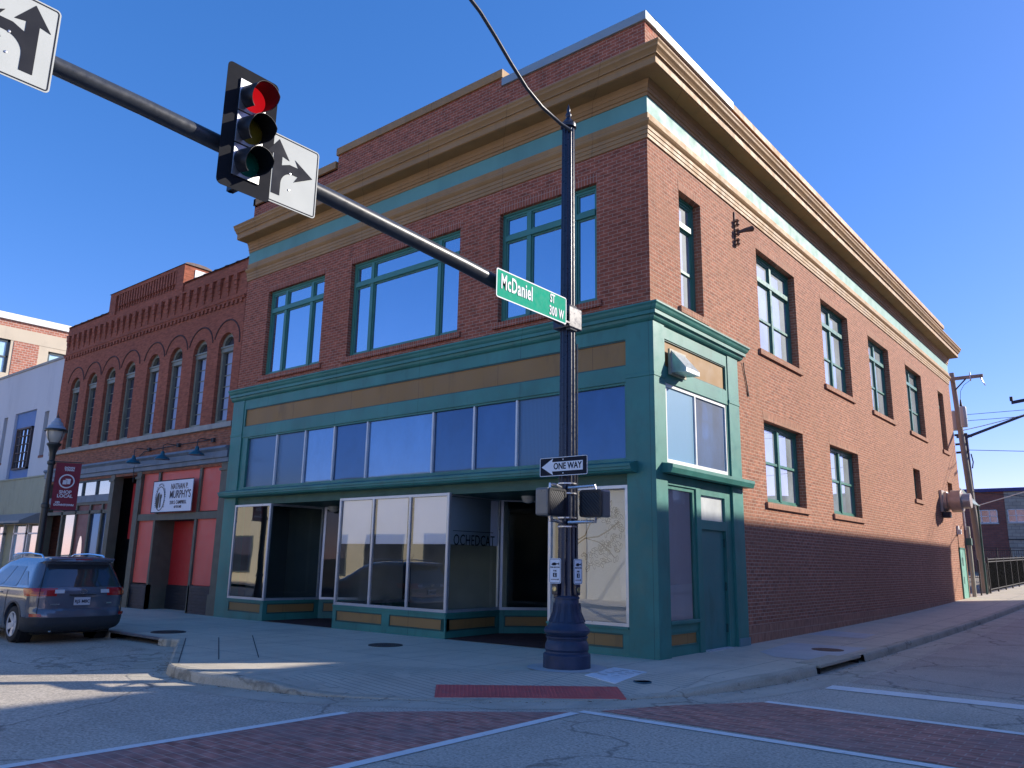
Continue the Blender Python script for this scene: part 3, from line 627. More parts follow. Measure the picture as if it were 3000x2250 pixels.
# pale interior walls, mural board in the corner display
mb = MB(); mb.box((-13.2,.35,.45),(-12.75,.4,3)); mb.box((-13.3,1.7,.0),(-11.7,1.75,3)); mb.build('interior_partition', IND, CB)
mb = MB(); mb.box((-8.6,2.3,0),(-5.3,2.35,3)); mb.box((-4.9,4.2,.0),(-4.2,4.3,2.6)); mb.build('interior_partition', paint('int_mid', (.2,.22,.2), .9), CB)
STUC = paint('white_stucco_board', (.66,.66,.6), .9, .05, 2, .03)
mb = MB(); mb.box((-2.2,.16,.5),(-.52,.2,3.0)); mu_ = mb.build('mural_board', STUC, CB)
def tree_drawing():
    mb = MB(); R = random.Random(3); y = .155
    def seg(a, b, w0):
        d = Vector((b[0]-a[0], b[1]-a[1])); L = d.length; d.normalize(); nx, nz = -d.y*w0, d.x*w0
        mb.add([(a[0]-nx,y,a[1]-nz),(a[0]+nx,y,a[1]+nz),(b[0]+nx,y,b[1]+nz),(b[0]-nx,y,b[1]-nz)], [(0,1,2,3)])
    def curve(pts, w0):
        for a, b in zip(pts, pts[1:]): seg(a, b, w0)
    curve([(-2.0,1.5),(-1.95,1.75),(-1.85,1.9),(-1.6,2.05),(-1.3,2.08),(-1.05,2.2),(-.85,2.35)], .012)
    curve([(-2.1,1.45),(-2.02,1.8),(-1.85,1.98),(-1.6,2.1),(-1.5,2.3),(-1.45,2.6),(-1.35,2.9)], .012)
    curve([(-1.6,2.05),(-1.3,1.98),(-1.1,1.85),(-.95,1.7)], .008); curve([(-1.5,2.3),(-1.2,2.5),(-1.0,2.75)], .008)
    for k in range(120):
        a = R.uniform(-1.4, 1.7); r = R.uniform(.55, 1.05); cx, cz = -1.75+r*cos(a)*1.05, 2.15+r*sin(a)*.72
        if not (-2.15 < cx < -.6 and 1.45 < cz < 2.95): continue
        th = R.uniform(0, pi); l = .055; ww = .024
        pts = [(cx+l*cos(t)*cos(th)-ww*sin(t)*sin(th), cz+l*cos(t)*sin(th)+ww*sin(t)*cos(th)) for t in [2*pi*i/8 for i in range(9)]]
        curve(pts, .0035)
    return mb
tree_drawing().build('tree_drawing', INKB, mu_)
# side street part of the shopfront: tall display, panelled bulkhead, door with transom
mb = MB()
for q in ((.33,.4,-.1,.06,.42,3.2), (1.52,1.72,-.1,.06,-.05,3.2), (.4,1.52,-.1,.06,3.02,3.2), (2.82,3.12,-.1,.05,-.05,3.2), (1.72,2.82,-.1,.05,2.93,3.2), (1.72,2.82,-.1,.05,2.27,2.45), (.33,1.52,-.1,.03,-.05,.16), (.33,1.52,-.1,.03,.4,.58), (.33,.42,-.1,.03,.16,.4), (1.46,1.52,-.1,.03,.16,.4), (.36,1.56,-.1,.09,.55,.61)): fbox(mb,'s',*q)
mb.build('side_shopfront_frame', GRN, CB, bevel=.005)
mb = MB(); fbox(mb,'s',.42,1.46,-.1,.0,.16,.4); mb.build('bulkhead_panel', OCH, CB)
mb = MB()
for q in ((.42,1.46,.37,.4),(.42,1.46,.16,.185)): fbox(mb,'s',q[0],q[1],-.02,.02,q[2],q[3])
fbox(mb,'s',.4,.46,-.05,.03,.61,3.02); fbox(mb,'s',1.42,1.52,-.05,.03,.61,3.02); fbox(mb,'s',.46,1.42,-.05,.03,2.95,3.02); mb.build('glazing_rebate', GRS, CB)
mb = MB(); mb.quad((-.0,.46,.61),(-.0,1.42,.61),(-.0,1.42,2.95),(-.0,.46,2.95)); mb.build('pane', clearm('side_display_glass', .04, (.95,.96,.97)), CB)
mb = MB(); mb.box((-.04,.44,.6),(-.035,1.44,2.96)); mb.build('window_blind', paint('grey_blind', (.72,.7,.72), .8, .08, 1, streak=True), CB)
mb = MB(); fbox(mb,'s',1.76,2.78,-.05,.0,.02,2.27); dr = mb.build('side_door', paint('door_green', (.04,.19,.17), .4, .15, 1, dirt=(.02,.09,.06), dirtamt=.7), CB, bevel=.004)
for z in (.3,1.1,1.95): fbox(MB(),'s',2.78,2.815,-.02,.03,z,z+.16).build('hinge', GRD, dr)
mb = MB(); mb.quad((-.0,1.74,2.45),(-.0,2.8,2.45),(-.0,2.8,2.93),(-.0,1.74,2.93)); mb.build('door_transom_pane', glassm('frosted_glass', .1, (.42,.44,.42), rough=.3), CB)
MB().box((-.05,1.72,-.05),(.14,2.82,.025)).build('door_sill', PALE, CB)
# recess ceiling globes
for x, y in ((-3.79,1.16), (-11.09,1.59)):
    mb = MB(); mb.lathe((x,y,2.84), [(.001,0),(.07,.012),(.12,.045),(.14,.09),(.13,.11)], 24); mb.lathe((x,y,2.95), [(.145,0),(.15,.02),(.15,.05)], 24); mb.build('ceiling_globe', paint('opal_glass', (.6,.6,.55), .3), CB, smooth=True)
# downspout stub hanging from the shopfront cornice
mb = MB(); mb.tube([(.03,4.15,6.1),(.02,4.2,5.9),(.02,4.32,5.6),(.02,4.4,5.35)], .012); mb.tube([(.02,4.32,5.6),(.02,4.36,5.36)], .01); tag(mb.build('loose_cable', IRON, loc=(0,4.2,5.4)), 'rusty looped cable hanging on brick beside the green pilaster', 'cable')
# vent hood on the side sign panel
HD = empty('vent_hood', (.12,.7,5.3), 'galvanised sloping vent hood on the ochre side panel', 'vent hood')
mb = MB(); a0, a1 = .5, 1.05; mb.add([(.14,a0,5.58),(.14,a1,5.58),(.45,a0,5.2),(.45,a1,5.2),(.14,a0,5.14),(.14,a1,5.14),(.45,a0,5.12),(.45,a1,5.12)], [(0,1,3,2),(0,2,6,4),(1,5,7,3),(2,3,7,6),(4,6,7,5)]); mb.build('hood', paint('galvanised', (.5,.52,.52), .35, .2, 5, metal=.7), HD)
mb = MB(); mb.box((.1,a0-.05,5.1),(.142,a1+.05,5.6)); mb.build('flange', paint('galvanised_flange', (.4,.36,.25), .5, .2, 5), HD)

# ---------------------------------------------------------------- signal pole at the corner
BLU = paint('black_pole_paint', (.012, .016, .035), .32, .25, 5, dirt=(.05, .055, .07), dirtamt=.3, spec=.6)
BLU2 = paint('blue_black_base_paint', (.022, .036, .075), .5, .25, 5, .002, dirt=(.06, .065, .08), dirtamt=.5)
ARMM = paint('dark_grey_arm', (.045, .05, .058), .35, .15, 4)
SIL = paint('bare_metal', (.55, .55, .56), .3, .1, 8, metal=.8)
px, py = -.45, -2.05
SPL = empty('signal_pole', (px, py, 0), 'tall fluted black signal pole with bell shaped base at the corner', 'signal pole')
mb = MB(); mb.lathe((px,py,0), [(.165,1.05),(.16,1.1),(.15,1.2),(.115,9.28)], 96, flute=12, fd=.022); mb.build('pole', BLU, SPL, smooth=True, auto=25)
mb = MB(); mb.lathe((px,py,0), [(.37,-.05),(.37,.2),(.355,.215),(.335,.225),(.33,.25),(.345,.28),(.335,.36),(.31,.41),(.315,.44),(.33,.45),(.33,.47),(.31,.48),(.34,.51),(.36,.54),(.36,.57),(.34,.6),(.3,.63),(.285,.66),(.25,.74),(.215,.84),(.195,.94),(.185,1.03),(.2,1.035),(.2,1.06),(.17,1.08)], 48); mb.build('base', BLU2, SPL, smooth=True, auto=28)
mb = MB()
for k in range(12):
    a = 2*pi*(k+.5)/12
    for t0, (r, z), (r2, z2) in ((0, (.278,.69), (.2,.97)),):
        c0 = Vector((px+(r+.004)*cos(a), py+(r+.004)*sin(a), z)); c1 = Vector((px+(r2+.006)*cos(a), py+(r2+.006)*sin(a), z2)); s_ = Vector((-sin(a), cos(a), 0))
        mid = Vector((px+(.222)*cos(a), py+(.222)*sin(a), .83))
        for sgn in (-1, 1): mb.tube([c0+s_*.05*sgn, mid+s_*.042*sgn, c1+s_*.035*sgn], .005, 6)
        mb.tube([c0-s_*.05, c0+s_*.05], .005, 6)
mb.build('base_panel_bead', BLU2, SPL)
mb = MB(); mb.lathe((px,py,9.25), [(.12,0),(.14,.01),(.145,.05),(.13,.07),(.135,.09),(.1,.13),(.05,.19),(.04,.22),(.055,.25),(.05,.29),(.025,.33),(.035,.37),(.018,.43),(.001,.5)], 24); mb.build('finial', BLU, SPL, smooth=True)
arm = [(px,py-.05,5.62),(px,-3,5.70),(px,-4.7,5.82),(px,-7.2,5.95),(px,-9.5,6.03),(px,-13.2,6.08)]
mb = MB(); mb.tube(arm, [.125,.115,.105,.098,.09,.08], 24); mb.build('mast_arm', ARMM, SPL, smooth=True)
mb = MB(); mb.box((px-.17,py-.2,5.45),(px+.17,py+.18,5.82)); mb.build('arm_bracket', BLU, SPL, bevel=.02)
mb = MB(); mb.tube([(px+.1,py-.05,9.15),(px,-2.3,9.24),(px,-2.85,9.3),(px,-3.28,9.44),(px,-3.7,9.68),(px,-4.11,9.95),(px,-4.5,10.18),(px,-5.1,10.4),(px,-5.9,10.5),(px,-6.6,10.52)], .032, 14); mb.build('lamp_arm', ARMM, SPL, smooth=True)
mb = MB(); mb.box((px-.16,-7.3,10.46),(px+.16,-6.6,10.6)); mb.build('lamp_head', BLU, SPL, bevel=.04)
mb = MB(); mb.tube([(px+.15,py+.06,z) for z in (1.1,3,5.2)], .016, 8); mb.build('conduit', ARMM, SPL)
MB().box((px+.06,py-.14,5.42),(px+.15,py+.06,5.86)).build('cover_plate', paint('plate_grey', (.12,.125,.13), .8, .1, spec=.1), SPL, bevel=.01)
# rounded plate helper
def rrect(w, h, r, n=5):
    pts = []
    for cx_, cy_, a0 in ((w/2-r,h/2-r,0),(-w/2+r,h/2-r,pi/2),(-w/2+r,-h/2+r,pi),(w/2-r,-h/2+r,3*pi/2)):
        for k in range(n+1): a = a0+pi/2*k/n; pts.append((cx_+r*cos(a), cy_+r*sin(a)))
    return pts
def ring(mb, outer, inner_, h, o, u, v):
    o, u, v, h = map(Vector, (o, u, v, h)); n = len(outer); A = [o+u*a+v*b+h for a, b in outer]; B = [o+u*a+v*b+h for a, b in inner_]
    mb.add(A+B+[p-h for p in A]+[p-h for p in B], [(i,(i+1)%n,n+(i+1)%n,n+i) for i in range(n)]+[(i,2*n+i,2*n+(i+1)%n,(i+1)%n) for i in range(n)]+[(n+i,n+(i+1)%n,3*n+(i+1)%n,3*n+i) for i in range(n)])
SGW = paint('sign_white_sheeting', (.5,.52,.49), .75, .04, 4, spec=.2); SGW2 = paint('sign_white_border', (.85,.85,.85), .75, .03, spec=.2)
SGB = paint('sign_black', (.02,.022,.03), .75, .1, spec=.15); SGG = paint('sign_green', (.0, .33, .2), .75, .05, 3, spec=.15); SBK = paint('sign_back_metal', (.4,.4,.42), .4)
def plate(name, label, cat, o, u, v, w, h, r, face, border, bo=.0, bw=.018, grp=None, backc=None):
    """sign blank centred at o, reading direction u, up v; front looks along u x v"""
    u, v = Vector(u), Vector(v); nn = u.cross(v); t = empty(name, o, label, cat, grp)
    MB().prism(rrect(w, h, r), nn*-.004, o, u, v).build('blank', face, t)
    m = MB(); ring(m, rrect(w-2*bo, h-2*bo, max(.004, r-bo)), rrect(w-2*bo-2*bw, h-2*bo-2*bw, max(.003, r-bo-bw)), nn*.002, Vector(o)+nn*.0005, u, v); m.build('border', border, t)
    return t
def poly(mb, pts, o, u, v, h=.003):
    nn = Vector(u).cross(Vector(v)); return mb.prism(pts, nn*h, o, u, v)
def arc(c, r, a0, a1, n=8): return [(c[0]+r*cos(radians(a0+(a1-a0)*k/n)), c[1]+r*sin(radians(a0+(a1-a0)*k/n))) for k in range(n+1)]
# street name blade
u_, v_ = (0,1,0), (0,0,1); o = Vector((-.27,-3.25,5.68))
t = plate('street_sign', 'green street name sign on the signal pole reading McDaniel St 300 W', 'street sign', o, u_, v_, 1.8, .46, .04, SGG, SGW2, 0, .018)
text_mesh('McDaniel', .33, o+Vector((.006,-.8,.03)), u_, v_, sx=.58, align='LEFT', bold=.006, spacing=1.08).build('street_name', SGW2, t)
text_mesh('ST', .2, o+Vector((.006,.44,.11)), u_, v_, sx=.62, align='LEFT', bold=.004).build('lettering', SGW2, t)
text_mesh('300 W', .22, o+Vector((.006,.42,-.1)), u_, v_, sx=.6, align='LEFT', bold=.004, spacing=1.1).build('block_number', SGW2, t)
mb = MB(); mb.box((-.31,-4.0,5.5),(-.276,-2.2,5.53)); mb.box((-.33,-2.42,5.44),(-.278,-2.36,5.9)); mb.build('bracket', BLU, t)
# lane signs
def lane_sign(o, mirror, label):
    t = plate('lane_sign', label, 'lane sign', o, u_, v_, .76, .84, .045, SGW, SGB, .014, .012, 'lane use signs on the mast arm')
    mx = -1 if mirror else 1; oo = Vector(o)+Vector((.0015,0,0)); f = lambda pts: [(mx*a, b) for a, b in pts]
    W = .055
    m = MB(); x0 = -.17; poly(m, f([(x0-W,-.31),(x0+W,-.31),(x0+W,.17),(x0-W,.17)]), oo, u_, v_)
    poly(m, f([(x0,.36),(x0-.15,.15),(x0-W,.17),(x0+W,.17),(x0+.15,.15)]), oo, u_, v_)
    outer = arc((x0+W+.17,-.15), .17+.0, 180, 90, 8)      # inside of the bend
    p = [(x0+W,-.15)]+[q for q in arc((x0+W+.16,-.16), .16, 180, 90, 8)]+[(x0+W+.22,.0),(x0+W+.22,.105),(x0+W+.1,.105),(x0+W,.06)]
    poly(m, f(p), oo, u_, v_)
    poly(m, f([(x0+W+.42,.052),(x0+W+.17,.19),(x0+W+.22,.105),(x0+W+.22,.0),(x0+W+.17,-.085)]), oo, u_, v_)
    m.build('arrow', SGB, t)
    m = MB(); m.box((o[0]-.2,o[1]-.04,o[2]-.3),(o[0]-.012,o[1]+.04,o[2]+.3)); m.build('bracket', SBK, t)
    for dz in (-.2, .0): MB().lathe((o[0]+.002,o[1],o[2]+dz), [(.012,0),(.012,.004),(.001,.006)], 10, axis=Matrix.Rotation(pi/2,3,'Y')).build('bolt', SIL, t)
lane_sign((-.2,-10.79,6.02), True, 'white sign with left and straight arrows, cut by the picture edge')
lane_sign((-.2,-7.88,5.87), False, 'white sign with straight and right arrows beside the traffic light')
# traffic light
TL = empty('traffic_light', (-.25,-8.45,6.1), 'three lens traffic light showing red with black backplate on the arm', 'traffic light')
BKP = paint('backplate_grey', (.02,.021,.025), .8, .1, 3, spec=.05); HSG = paint('housing_black', (.012,.013,.017), .4, .2, 5, spec=.4); HFR = paint('housing_front', (.5,.5,.5), .42, .1, 6, spec=1.0, metal=.9)
cy_, cz_ = -8.44, 6.14
m = MB(); ring(m, rrect(.64,1.45,.06), rrect(.34,1.15,.02), Vector((.003,0,0)), (-.2,cy_,cz_), u_, v_); m.build('backplate', BKP, TL)
for k, (zc, nm, lc, e) in enumerate(((cz_+.385,'red_lens',(.5,.006,.01),.35), (cz_,'amber_lens',(.16,.12,.01),0), (cz_-.385,'green_lens',(.0,.1,.06),0))):
    MB().box((-.36,cy_-.17,zc-.19),(-.185,cy_+.17,zc+.19)).build('housing', HSG, TL, bevel=.012)
    MB().box((-.184,cy_-.165,zc-.185),(-.176,cy_+.165,zc+.185)).build('door', HFR, TL, bevel=.003)
    RX = Matrix.Rotation(pi/2,3,'Y')
    MB().lathe((-.17,cy_,zc), [(.15,-.004),(.148,.004),(.11,.022),(.06,.032),(.001,.036)], 28, axis=RX).build(nm, emis(nm, lc, e) if e else paint(nm, lc, .25), TL, smooth=True)
    m = MB(); K = 26; rr = .158; L = .3; pts = []
    for q in range(K+1):
        a = radians(-62+304*q/K); ca, sa = cos(a), sin(a); l = L*(.55+.45*max(0, min(1, (sa+.95)/1.3))); dn = -.06*l/L
        for (rad, xx) in ((rr, -.176), (rr, -.176+l)): pts.append((xx, cy_+rad*ca, zc+rad*sa+(dn if xx > -.17 else 0)))
    inn = [(x_, cy_+(y_-cy_)*.965, zc+(z_-zc)*.965) for x_, y_, z_ in pts]; n2 = len(pts)
    fs = [(2*q,2*q+1,2*q+3,2*q+2) for q in range(K)]+[(n2+2*q+2,n2+2*q+3,n2+2*q+1,n2+2*q) for q in range(K)]+[(2*q+1,n2+2*q+1,n2+2*q+3,2*q+3) for q in range(K)]+[(0,1,n2+1,n2),(2*K,n2+2*K,n2+2*K+1,2*K+1)]
    m.add(pts+inn, fs); m.build('visor', HSG, TL, smooth=True, auto=40)
m = MB(); m.tube([(-.45,cy_,5.5),(-.45,cy_,6.85)], .03, 10); m.box((-.47,cy_-.04,5.5),(-.3,cy_+.04,5.56)); m.box((-.47,cy_-.04,6.78),(-.3,cy_+.04,6.84)); m.build('mounting_bracket', HSG, TL)
# ONE WAY sign
o = Vector((-.305,-2.37,3.095)); u2 = (1,0,0)
t = plate('one_way_sign', 'black and white one way sign with arrow pointing left on the pole', 'traffic sign', o, u2, v_, .94, .31, .03, SGB, SGW2, .004, .01)
m = MB(); oo = o+Vector((0,-.0015,0)); poly(m, [(-.43,0),(-.2,.135),(-.22,.075),(.38,.075),(.38,-.075),(-.22,-.075),(-.2,-.135)], oo, u2, v_); m.build('arrow', SGW2, t)
text_mesh('ONE WAY', .142, oo+Vector((.085,-.0045,0)), u2, v_, sx=.82, bold=.003).build('lettering', SGB, t)
for dz in (.11,-.11): MB().lathe(o+Vector((0,-.003,dz)), [(.013,0),(.011,.006),(.001,.008)], 10, axis=Matrix.Rotation(pi/2,3,'X')).build('bolt', SIL, t)
# pedestrian signals
def mesh_face():
    m, n, b = newmat('hatch_visor'); oc = objc(n); wv = N(n,'TexWave', bands_direction='DIAGONAL'); wv.inputs['Scale'].default_value = 11; n.links.new(oc, wv.inputs[0])
    c = mixc(n, wv.outputs[1], (.004,.004,.006), (.03,.03,.032)); n.links.new(c, b.inputs['Base Color']); b.inputs['Roughness'].default_value = .5; bump(n, b, wv.outputs[1], .006, 1); return m
HM = mesh_face()
def ped(x0, x1, y0, y1, face, label):
    t = empty('pedestrian_signal', ((x0+x1)/2,(y0+y1)/2,2.28), label, 'crossing signal', 'pedestrian signals on the corner pole')
    MB().box((x0,y0,2.28),(x1,y1,2.7)).build('housing', paint('ped_housing', (.12,.12,.11), .35, .1, 5, spec=.9), t, bevel=.03)
    m = MB(); d = .02
    if face == 'f': ring(m, rrect(x1-x0,.42,.05), rrect(x1-x0-.07,.35,.03), Vector((0,-.03,0)), ((x0+x1)/2,y0-.002,2.49), (1,0,0), (0,0,1))
    else: ring(m, rrect(y1-y0,.42,.05), rrect(y1-y0-.07,.35,.03), Vector((.03,0,0)), (x1+.002,(y0+y1)/2,2.49), (0,1,0), (0,0,1))
    m.build('visor_frame', HSG, t)
    m = MB()
    if face == 'f': m.box((x0+.03,y0-.022,2.31),(x1-.03,y0-.001,2.67))
    else: m.box((x1+.001,y0+.03,2.31),(x1+.022,y1-.03,2.67))
    m.build('hatch_visor', HM, t)
    for z in (2.77, 2.22):
        cxm, cym = (x0+x1)/2, (y0+y1)/2
        q = [(px+.1*(1 if face == 'f' else -.2), py-.1, z), (cxm, cym, z), (cxm, cym, z+(-.08 if z > 2.5 else .08))]
        if face != 'f': q = [(px-.02, py-.13, z), (cxm, y1-.1, z), (cxm, cym, z), (cxm, cym, z+(-.08 if z > 2.5 else .08))]
        MB().tube(q, .026, 10).build('bracket_arm', SIL, t, smooth=True)
    return t
ped(.02,.43,-2.36,-2.13,'f','black pedestrian signal right of the pole, facing the camera')
ped(-.36,-.12,-3.02,-2.58,'s','pedestrian signal left of the pole, lit across its hatch grille')
for z in (2.83,2.67,2.28,2.14): 
    m = MB(); m.lathe((px,py,z), [(.152,0),(.16,.004),(.16,.024),(.152,.028)], 24); m.build('strap', SIL, SPL)
# push buttons with their plates
def pushb(o, u, label):
    u = Vector(u); nn = u.cross(Vector(v_))
    t = plate('push_button_sign', label, 'crossing sign', o, u, v_, .23, .39, .03, SGW2, SGB, .01, .006, 'push button signs on the corner pole')
    oo = Vector(o)+nn*.002; m = MB()
    poly(m, [(-.07,.1),(-.04,.125),(0,.13),(.03,.115),(.07,.118),(.07,.105),(.03,.1),(.01,.085),(-.04,.083)], oo, u, v_); poly(m, [(.072,.09),(.08,.09),(.08,.13),(.072,.13)], oo, u, v_); m.build('pointing_hand', SGB, t)
    text_mesh('PUSH BUTTON', .026, oo+Vector((0,0,.055)), u, v_, bold=.0006).build('lettering', SGB, t); text_mesh('FOR', .035, oo+Vector((0,0,.0)), u, v_, bold=.0006).build('lettering', SGB, t)
    m = MB(); poly(m, [(-.035,-.095),(.035,-.095),(.035,-.03),(-.035,-.03)], oo, u, v_); m.build('symbol_panel', SGB, t)
    m = MB(); poly(m, [(-.012,-.088),(-.004,-.066),(-.002,-.05),(.006,-.05),(.008,-.066),(.016,-.088),(.009,-.088),(.002,-.07),(-.005,-.088)], oo+nn*.003, u, v_, .002); poly(m, [(x*.007+.002,-.043+y*.007) for x, y in disc((0,0),1,8)], oo+nn*.003, u, v_, .002); m.build('walking_figure', SGW2, t)
    m = MB(); poly(m, [(-.075,-.135),(.06,-.135),(.06,-.146),(.08,-.13),(.06,-.115),(.06,-.127),(-.075,-.127)], oo, u, v_); m.build('arrow', SGB, t)
    c = Vector(o)+Vector((0,0,-.28))
    m = MB(); m.obox(c-nn*.03, u*.055, nn*.035, Vector((0,0,.085))); m.obox(c-nn*.05+Vector((0,0,-.1)), u*.04, nn*.03, Vector((0,0,.04))); bb = m.build('button_box', BLU, t, bevel=.01)
    ax = Matrix((u, Vector(v_), nn)).transposed()
    MB().lathe(c+nn*.005, [(.04,0),(.04,.012),(.03,.014),(.03,.006),(.001,.006)], 20, axis=ax).build('button', paint('brass_button', (.5,.42,.22), .3, .1, metal=.7), bb)
pushb((-.55,-2.24,1.46), (1,0,0), 'white push button sign on the left side of the pole')
pushb((-.25,-2.03,1.455), (0,1,0), 'narrow looking push button sign on the right side of the pole')

# ---------------------------------------------------------------- red building with arched windows
RBK = brick('brick_red_smooth', (.38,.12,.068), (.29,.095,.056), (.2,.09,.062), bw=.2, rh=.07, ms=.006, var=.25, big=.4, bmp=.003)
RBK2 = brick('brick_red_rough', (.36,.13,.07), (.2,.08,.05), (.25,.17,.13), bw=.2, rh=.07, ms=.01, var=.35, big=.3)
RB = empty('arched_brick_building', (-20.5,5,0), 'dark red brick building with eight arched windows and corbelled parapet', 'building')
X0, X1 = -27.15, -14.02
aw = [-26.17,-24.67,-23.15,-21.62,-19.88,-18.36,-16.82,-15.3]; AW = .86
mb = MB()
for k, a in enumerate(aw):
    l = X0 if k == 0 else (aw[k-1]+AW+a)/2; r = X1 if k == 7 else (a+AW+aw[k+1])/2
    wall_holes(mb, 'f', l, r, 5.5, 8.9, [(a,a+AW,5.5,8.38)], depth=.3, arch=True)
mb.quad((X0,0,8.9),(X1,0,8.9),(X1,0,10.62),(X0,0,10.62)); mb.quad((X1,0,4),(X1,8,4),(X1,8,10.6),(X1,0,10.6)); mb.quad((X0,0,0),(X0,12,0),(X0,12,10.6),(X0,0,10.6)); mb.build('wall', RBK, RB)
mb = MB(); mb.quad((X0,0,4.72),(X1,0,4.72),(X1,0,5.34),(X0,0,5.34)); mb.quad((X0,-.0,4.2),(X1,-.0,4.2),(X1,0,4.72),(X0,0,4.72)); mb.build('band_wall', RBK2, RB)
mb = MB(); mb.box((X0,.4,10.3),(X1,14,10.4)); mb.build('roof', IND, RB)
mb = MB(); mb.box((X0,0,10.6),(X1,.35,10.64)); mb.box((-23.45,-.05,10.2),(-17.92,0,10.42)); mb.box((-23.45,-.06,10.42),(-22.95,.9,11.33)); mb.box((-18.4,-.06,10.42),(-17.92,.9,11.33)); mb.box((-22.95,-.06,11.2),(-18.4,.9,11.33)); mb.box((-22.95,.03,10.42),(-18.4,.9,11.2)); mb.build('parapet', RBK, RB)
mb = MB()
for k in range(22): a = -22.95+.2+k*.2; mb.box((a,-.055,10.72-.12*0),(a+.1,.03,11.2))
for k in range(22): a = -22.95+.2+k*.2; mb.box((a+.025,-.03,10.55),(a+.075,.03,10.72))
mb.build('ribbed_panel', RBK, RB)
mb = MB(); mb.box((-17.92,.32,10.62),(-17.9,.75,11.22)); mb.build('white_patch', WHT, RB)
mb = MB()
for k in range(27):
    a = -26.95+k*.474
    for (w, z0, z1, d) in ((.2,10.02,10.24,.1),(.16,9.86,10.02,.08),(.12,9.74,9.86,.055),(.07,9.6,9.74,.03)): mb.box((a-w/2+.05,-d,z0),(a+w/2+.05,.0,z1))
mb.box((X0,-.06,10.24),(X1,0,10.3)); mb.build('corbel_table', RBK, RB)
mb = MB(); mb.box((X0,-.05,9.36),(X1,0,9.42)); mb.box((X0,-.075,9.42),(X1,0,9.47))
for k in range(52): a = X0+.12+k*.25; mb.box((a,-.05,9.24),(a+.12,0,9.36))
mb.build('dentil_course', RBK, RB)
DKB = paint('dark_arch_brick', (.07,.03,.025), .8, .2, 3)
for a in aw:
    c = a+AW/2; m = MB(); m.tube([(c+.74*cos(radians(t_)), -.0, 8.02+.76*sin(radians(t_))) for t_ in range(12 if a != aw[-1] else -6, 169, 8)], .028, 8); m.build('arch_moulding', DKB, RB)
CLAY = paint('clay_coping', (.12,.075,.07), .6, .2, 3)
def coping(x0, x1, z, y0, y1, n):
    m = MB(); s_ = (x1-x0)/n
    for k in range(n):
        a = x0+k*s_; R_ = lambda r, aa: [(aa, (y0+y1)/2-(y1-y0)/2*cos(q)*1.0, z+r*sin(q)) for q in [pi*i/6 for i in range(7)]]
        for (aa, bb, r) in ((a, a+s_-.09, .07), (a+s_-.09, a+s_, .11)):
            A, B = R_(r, aa), R_(r, bb); m.add(A+B, [(i,i+1,8+i,7+i) for i in range(6)]+[tuple(range(7)), tuple(range(7,14))])
    return m
coping(-23.5,-17.87,11.33,-.1,.95,9).build('coping', CLAY, RB); coping(X0,-23.5,10.64,-.05,.4,6).build('coping', CLAY, RB); coping(-17.87,X1,10.64,-.05,.4,6).build('coping', CLAY, RB)
STN = paint('grey_stone_sill', (.36,.35,.31), .8, .15, 2, .005, dirt=(.15,.14,.12), dirtamt=.6)
MB().box((X0-.02,-.1,5.34),(X1,.02,5.5)).build('stone_sill', STN, RB, bevel=.01)
OLV = paint('olive_window_frame', (.2,.21,.16), .5, .15, 3); GA = glassm('arched_glass', .06, (.012,.016,.028), gcol=(.7,.8,1)); CUR = paint('blue_white_curtain', (.3,.38,.55), .8, .1, 2)
for k, a in enumerate(aw):
    b = a+AW; r = AW/2; c = a+r; zc = 8.38-r; m = MB()
    for q in ((a,a+.11),(b-.11,b)): m.box((q[0],.12,5.5),(q[1],.28,zc))
    m.box((a+.11,.12,5.5),(b-.11,.28,5.62)); m.box((a,.1,zc-.16),(b,.28,zc-.02)); m.box((a,.07,zc-.03),(b,.28,zc+.02))
    A = [(c+r*cos(t_), zc+.02+r*sin(t_)) for t_ in [pi*i/10 for i in range(11)]]; B = [(c+(r-.13)*cos(t_), zc+.02+(r-.13)*sin(t_)) for t_ in [pi*i/10 for i in range(11)]]
    for i in range(10): m.quad((A[i][0],.12,A[i][1]),(A[i+1][0],.12,A[i+1][1]),(B[i+1][0],.12,B[i+1][1]),(B[i][0],.12,B[i][1])); m.quad((B[i][0],.12,B[i][1]),(B[i+1][0],.12,B[i+1][1]),(B[i+1][0],.24,B[i+1][1]),(B[i][0],.24,B[i][1]))
    for zz in (5.98,6.34,6.7,7.06,7.42): m.box((a+.11,.2,zz-.012),(b-.11,.24,zz+.012))
    wn = m.build('window', OLV, RB)
    m = MB(); m.quad((a,.23,5.5),(b,.23,5.5),(b,.23,8.38),(a,.23,8.38)); m.build('pane', GA, wn)
    if k > 3: m = MB(); q_ = a+.24; m.quad((q_,.225,5.6),(q_+.3,.225,5.6),(q_+.3,.225,zc-.16),(q_,.225,zc-.16)); m.build('curtain', CUR, wn)
# shop level
OLB = paint('olive_timber', (.12,.11,.075), .6, .15, 3, dirt=(.05,.05,.04), dirtamt=.5); GRY = paint('slate_blue_cornice', (.17,.2,.23), .6, .2, 2, dirt=(.06,.07,.08), dirtamt=.6); RED = paint('red_panel_paint', (.75,.12,.085), .55, .08, 1.2); REDD = paint('deep_red_door', (.5,.02,.022), .5, .1, 1.5)
BLKB = brick('glazed_black_block', (.03,.033,.045), (.02,.022,.03), (.005,.005,.006), bw=.4, rh=.09, ms=.012, off=.5, var=.2, rough=.4, bmp=.02)
MB().sweep([(X0,0),(X1,0)], [(-.01,4.78),(.16,4.77),(.2,4.7),(.16,4.66),(.12,4.62),(.12,4.44),(.07,4.42),(.07,4.3),(-.01,4.28)]).build('shop_cornice', GRY, RB)
mb = MB(); mb.box((X0,.9,-.2),(X1,1.0,4.3)); mb.build('shop_back_wall', BLK, RB)
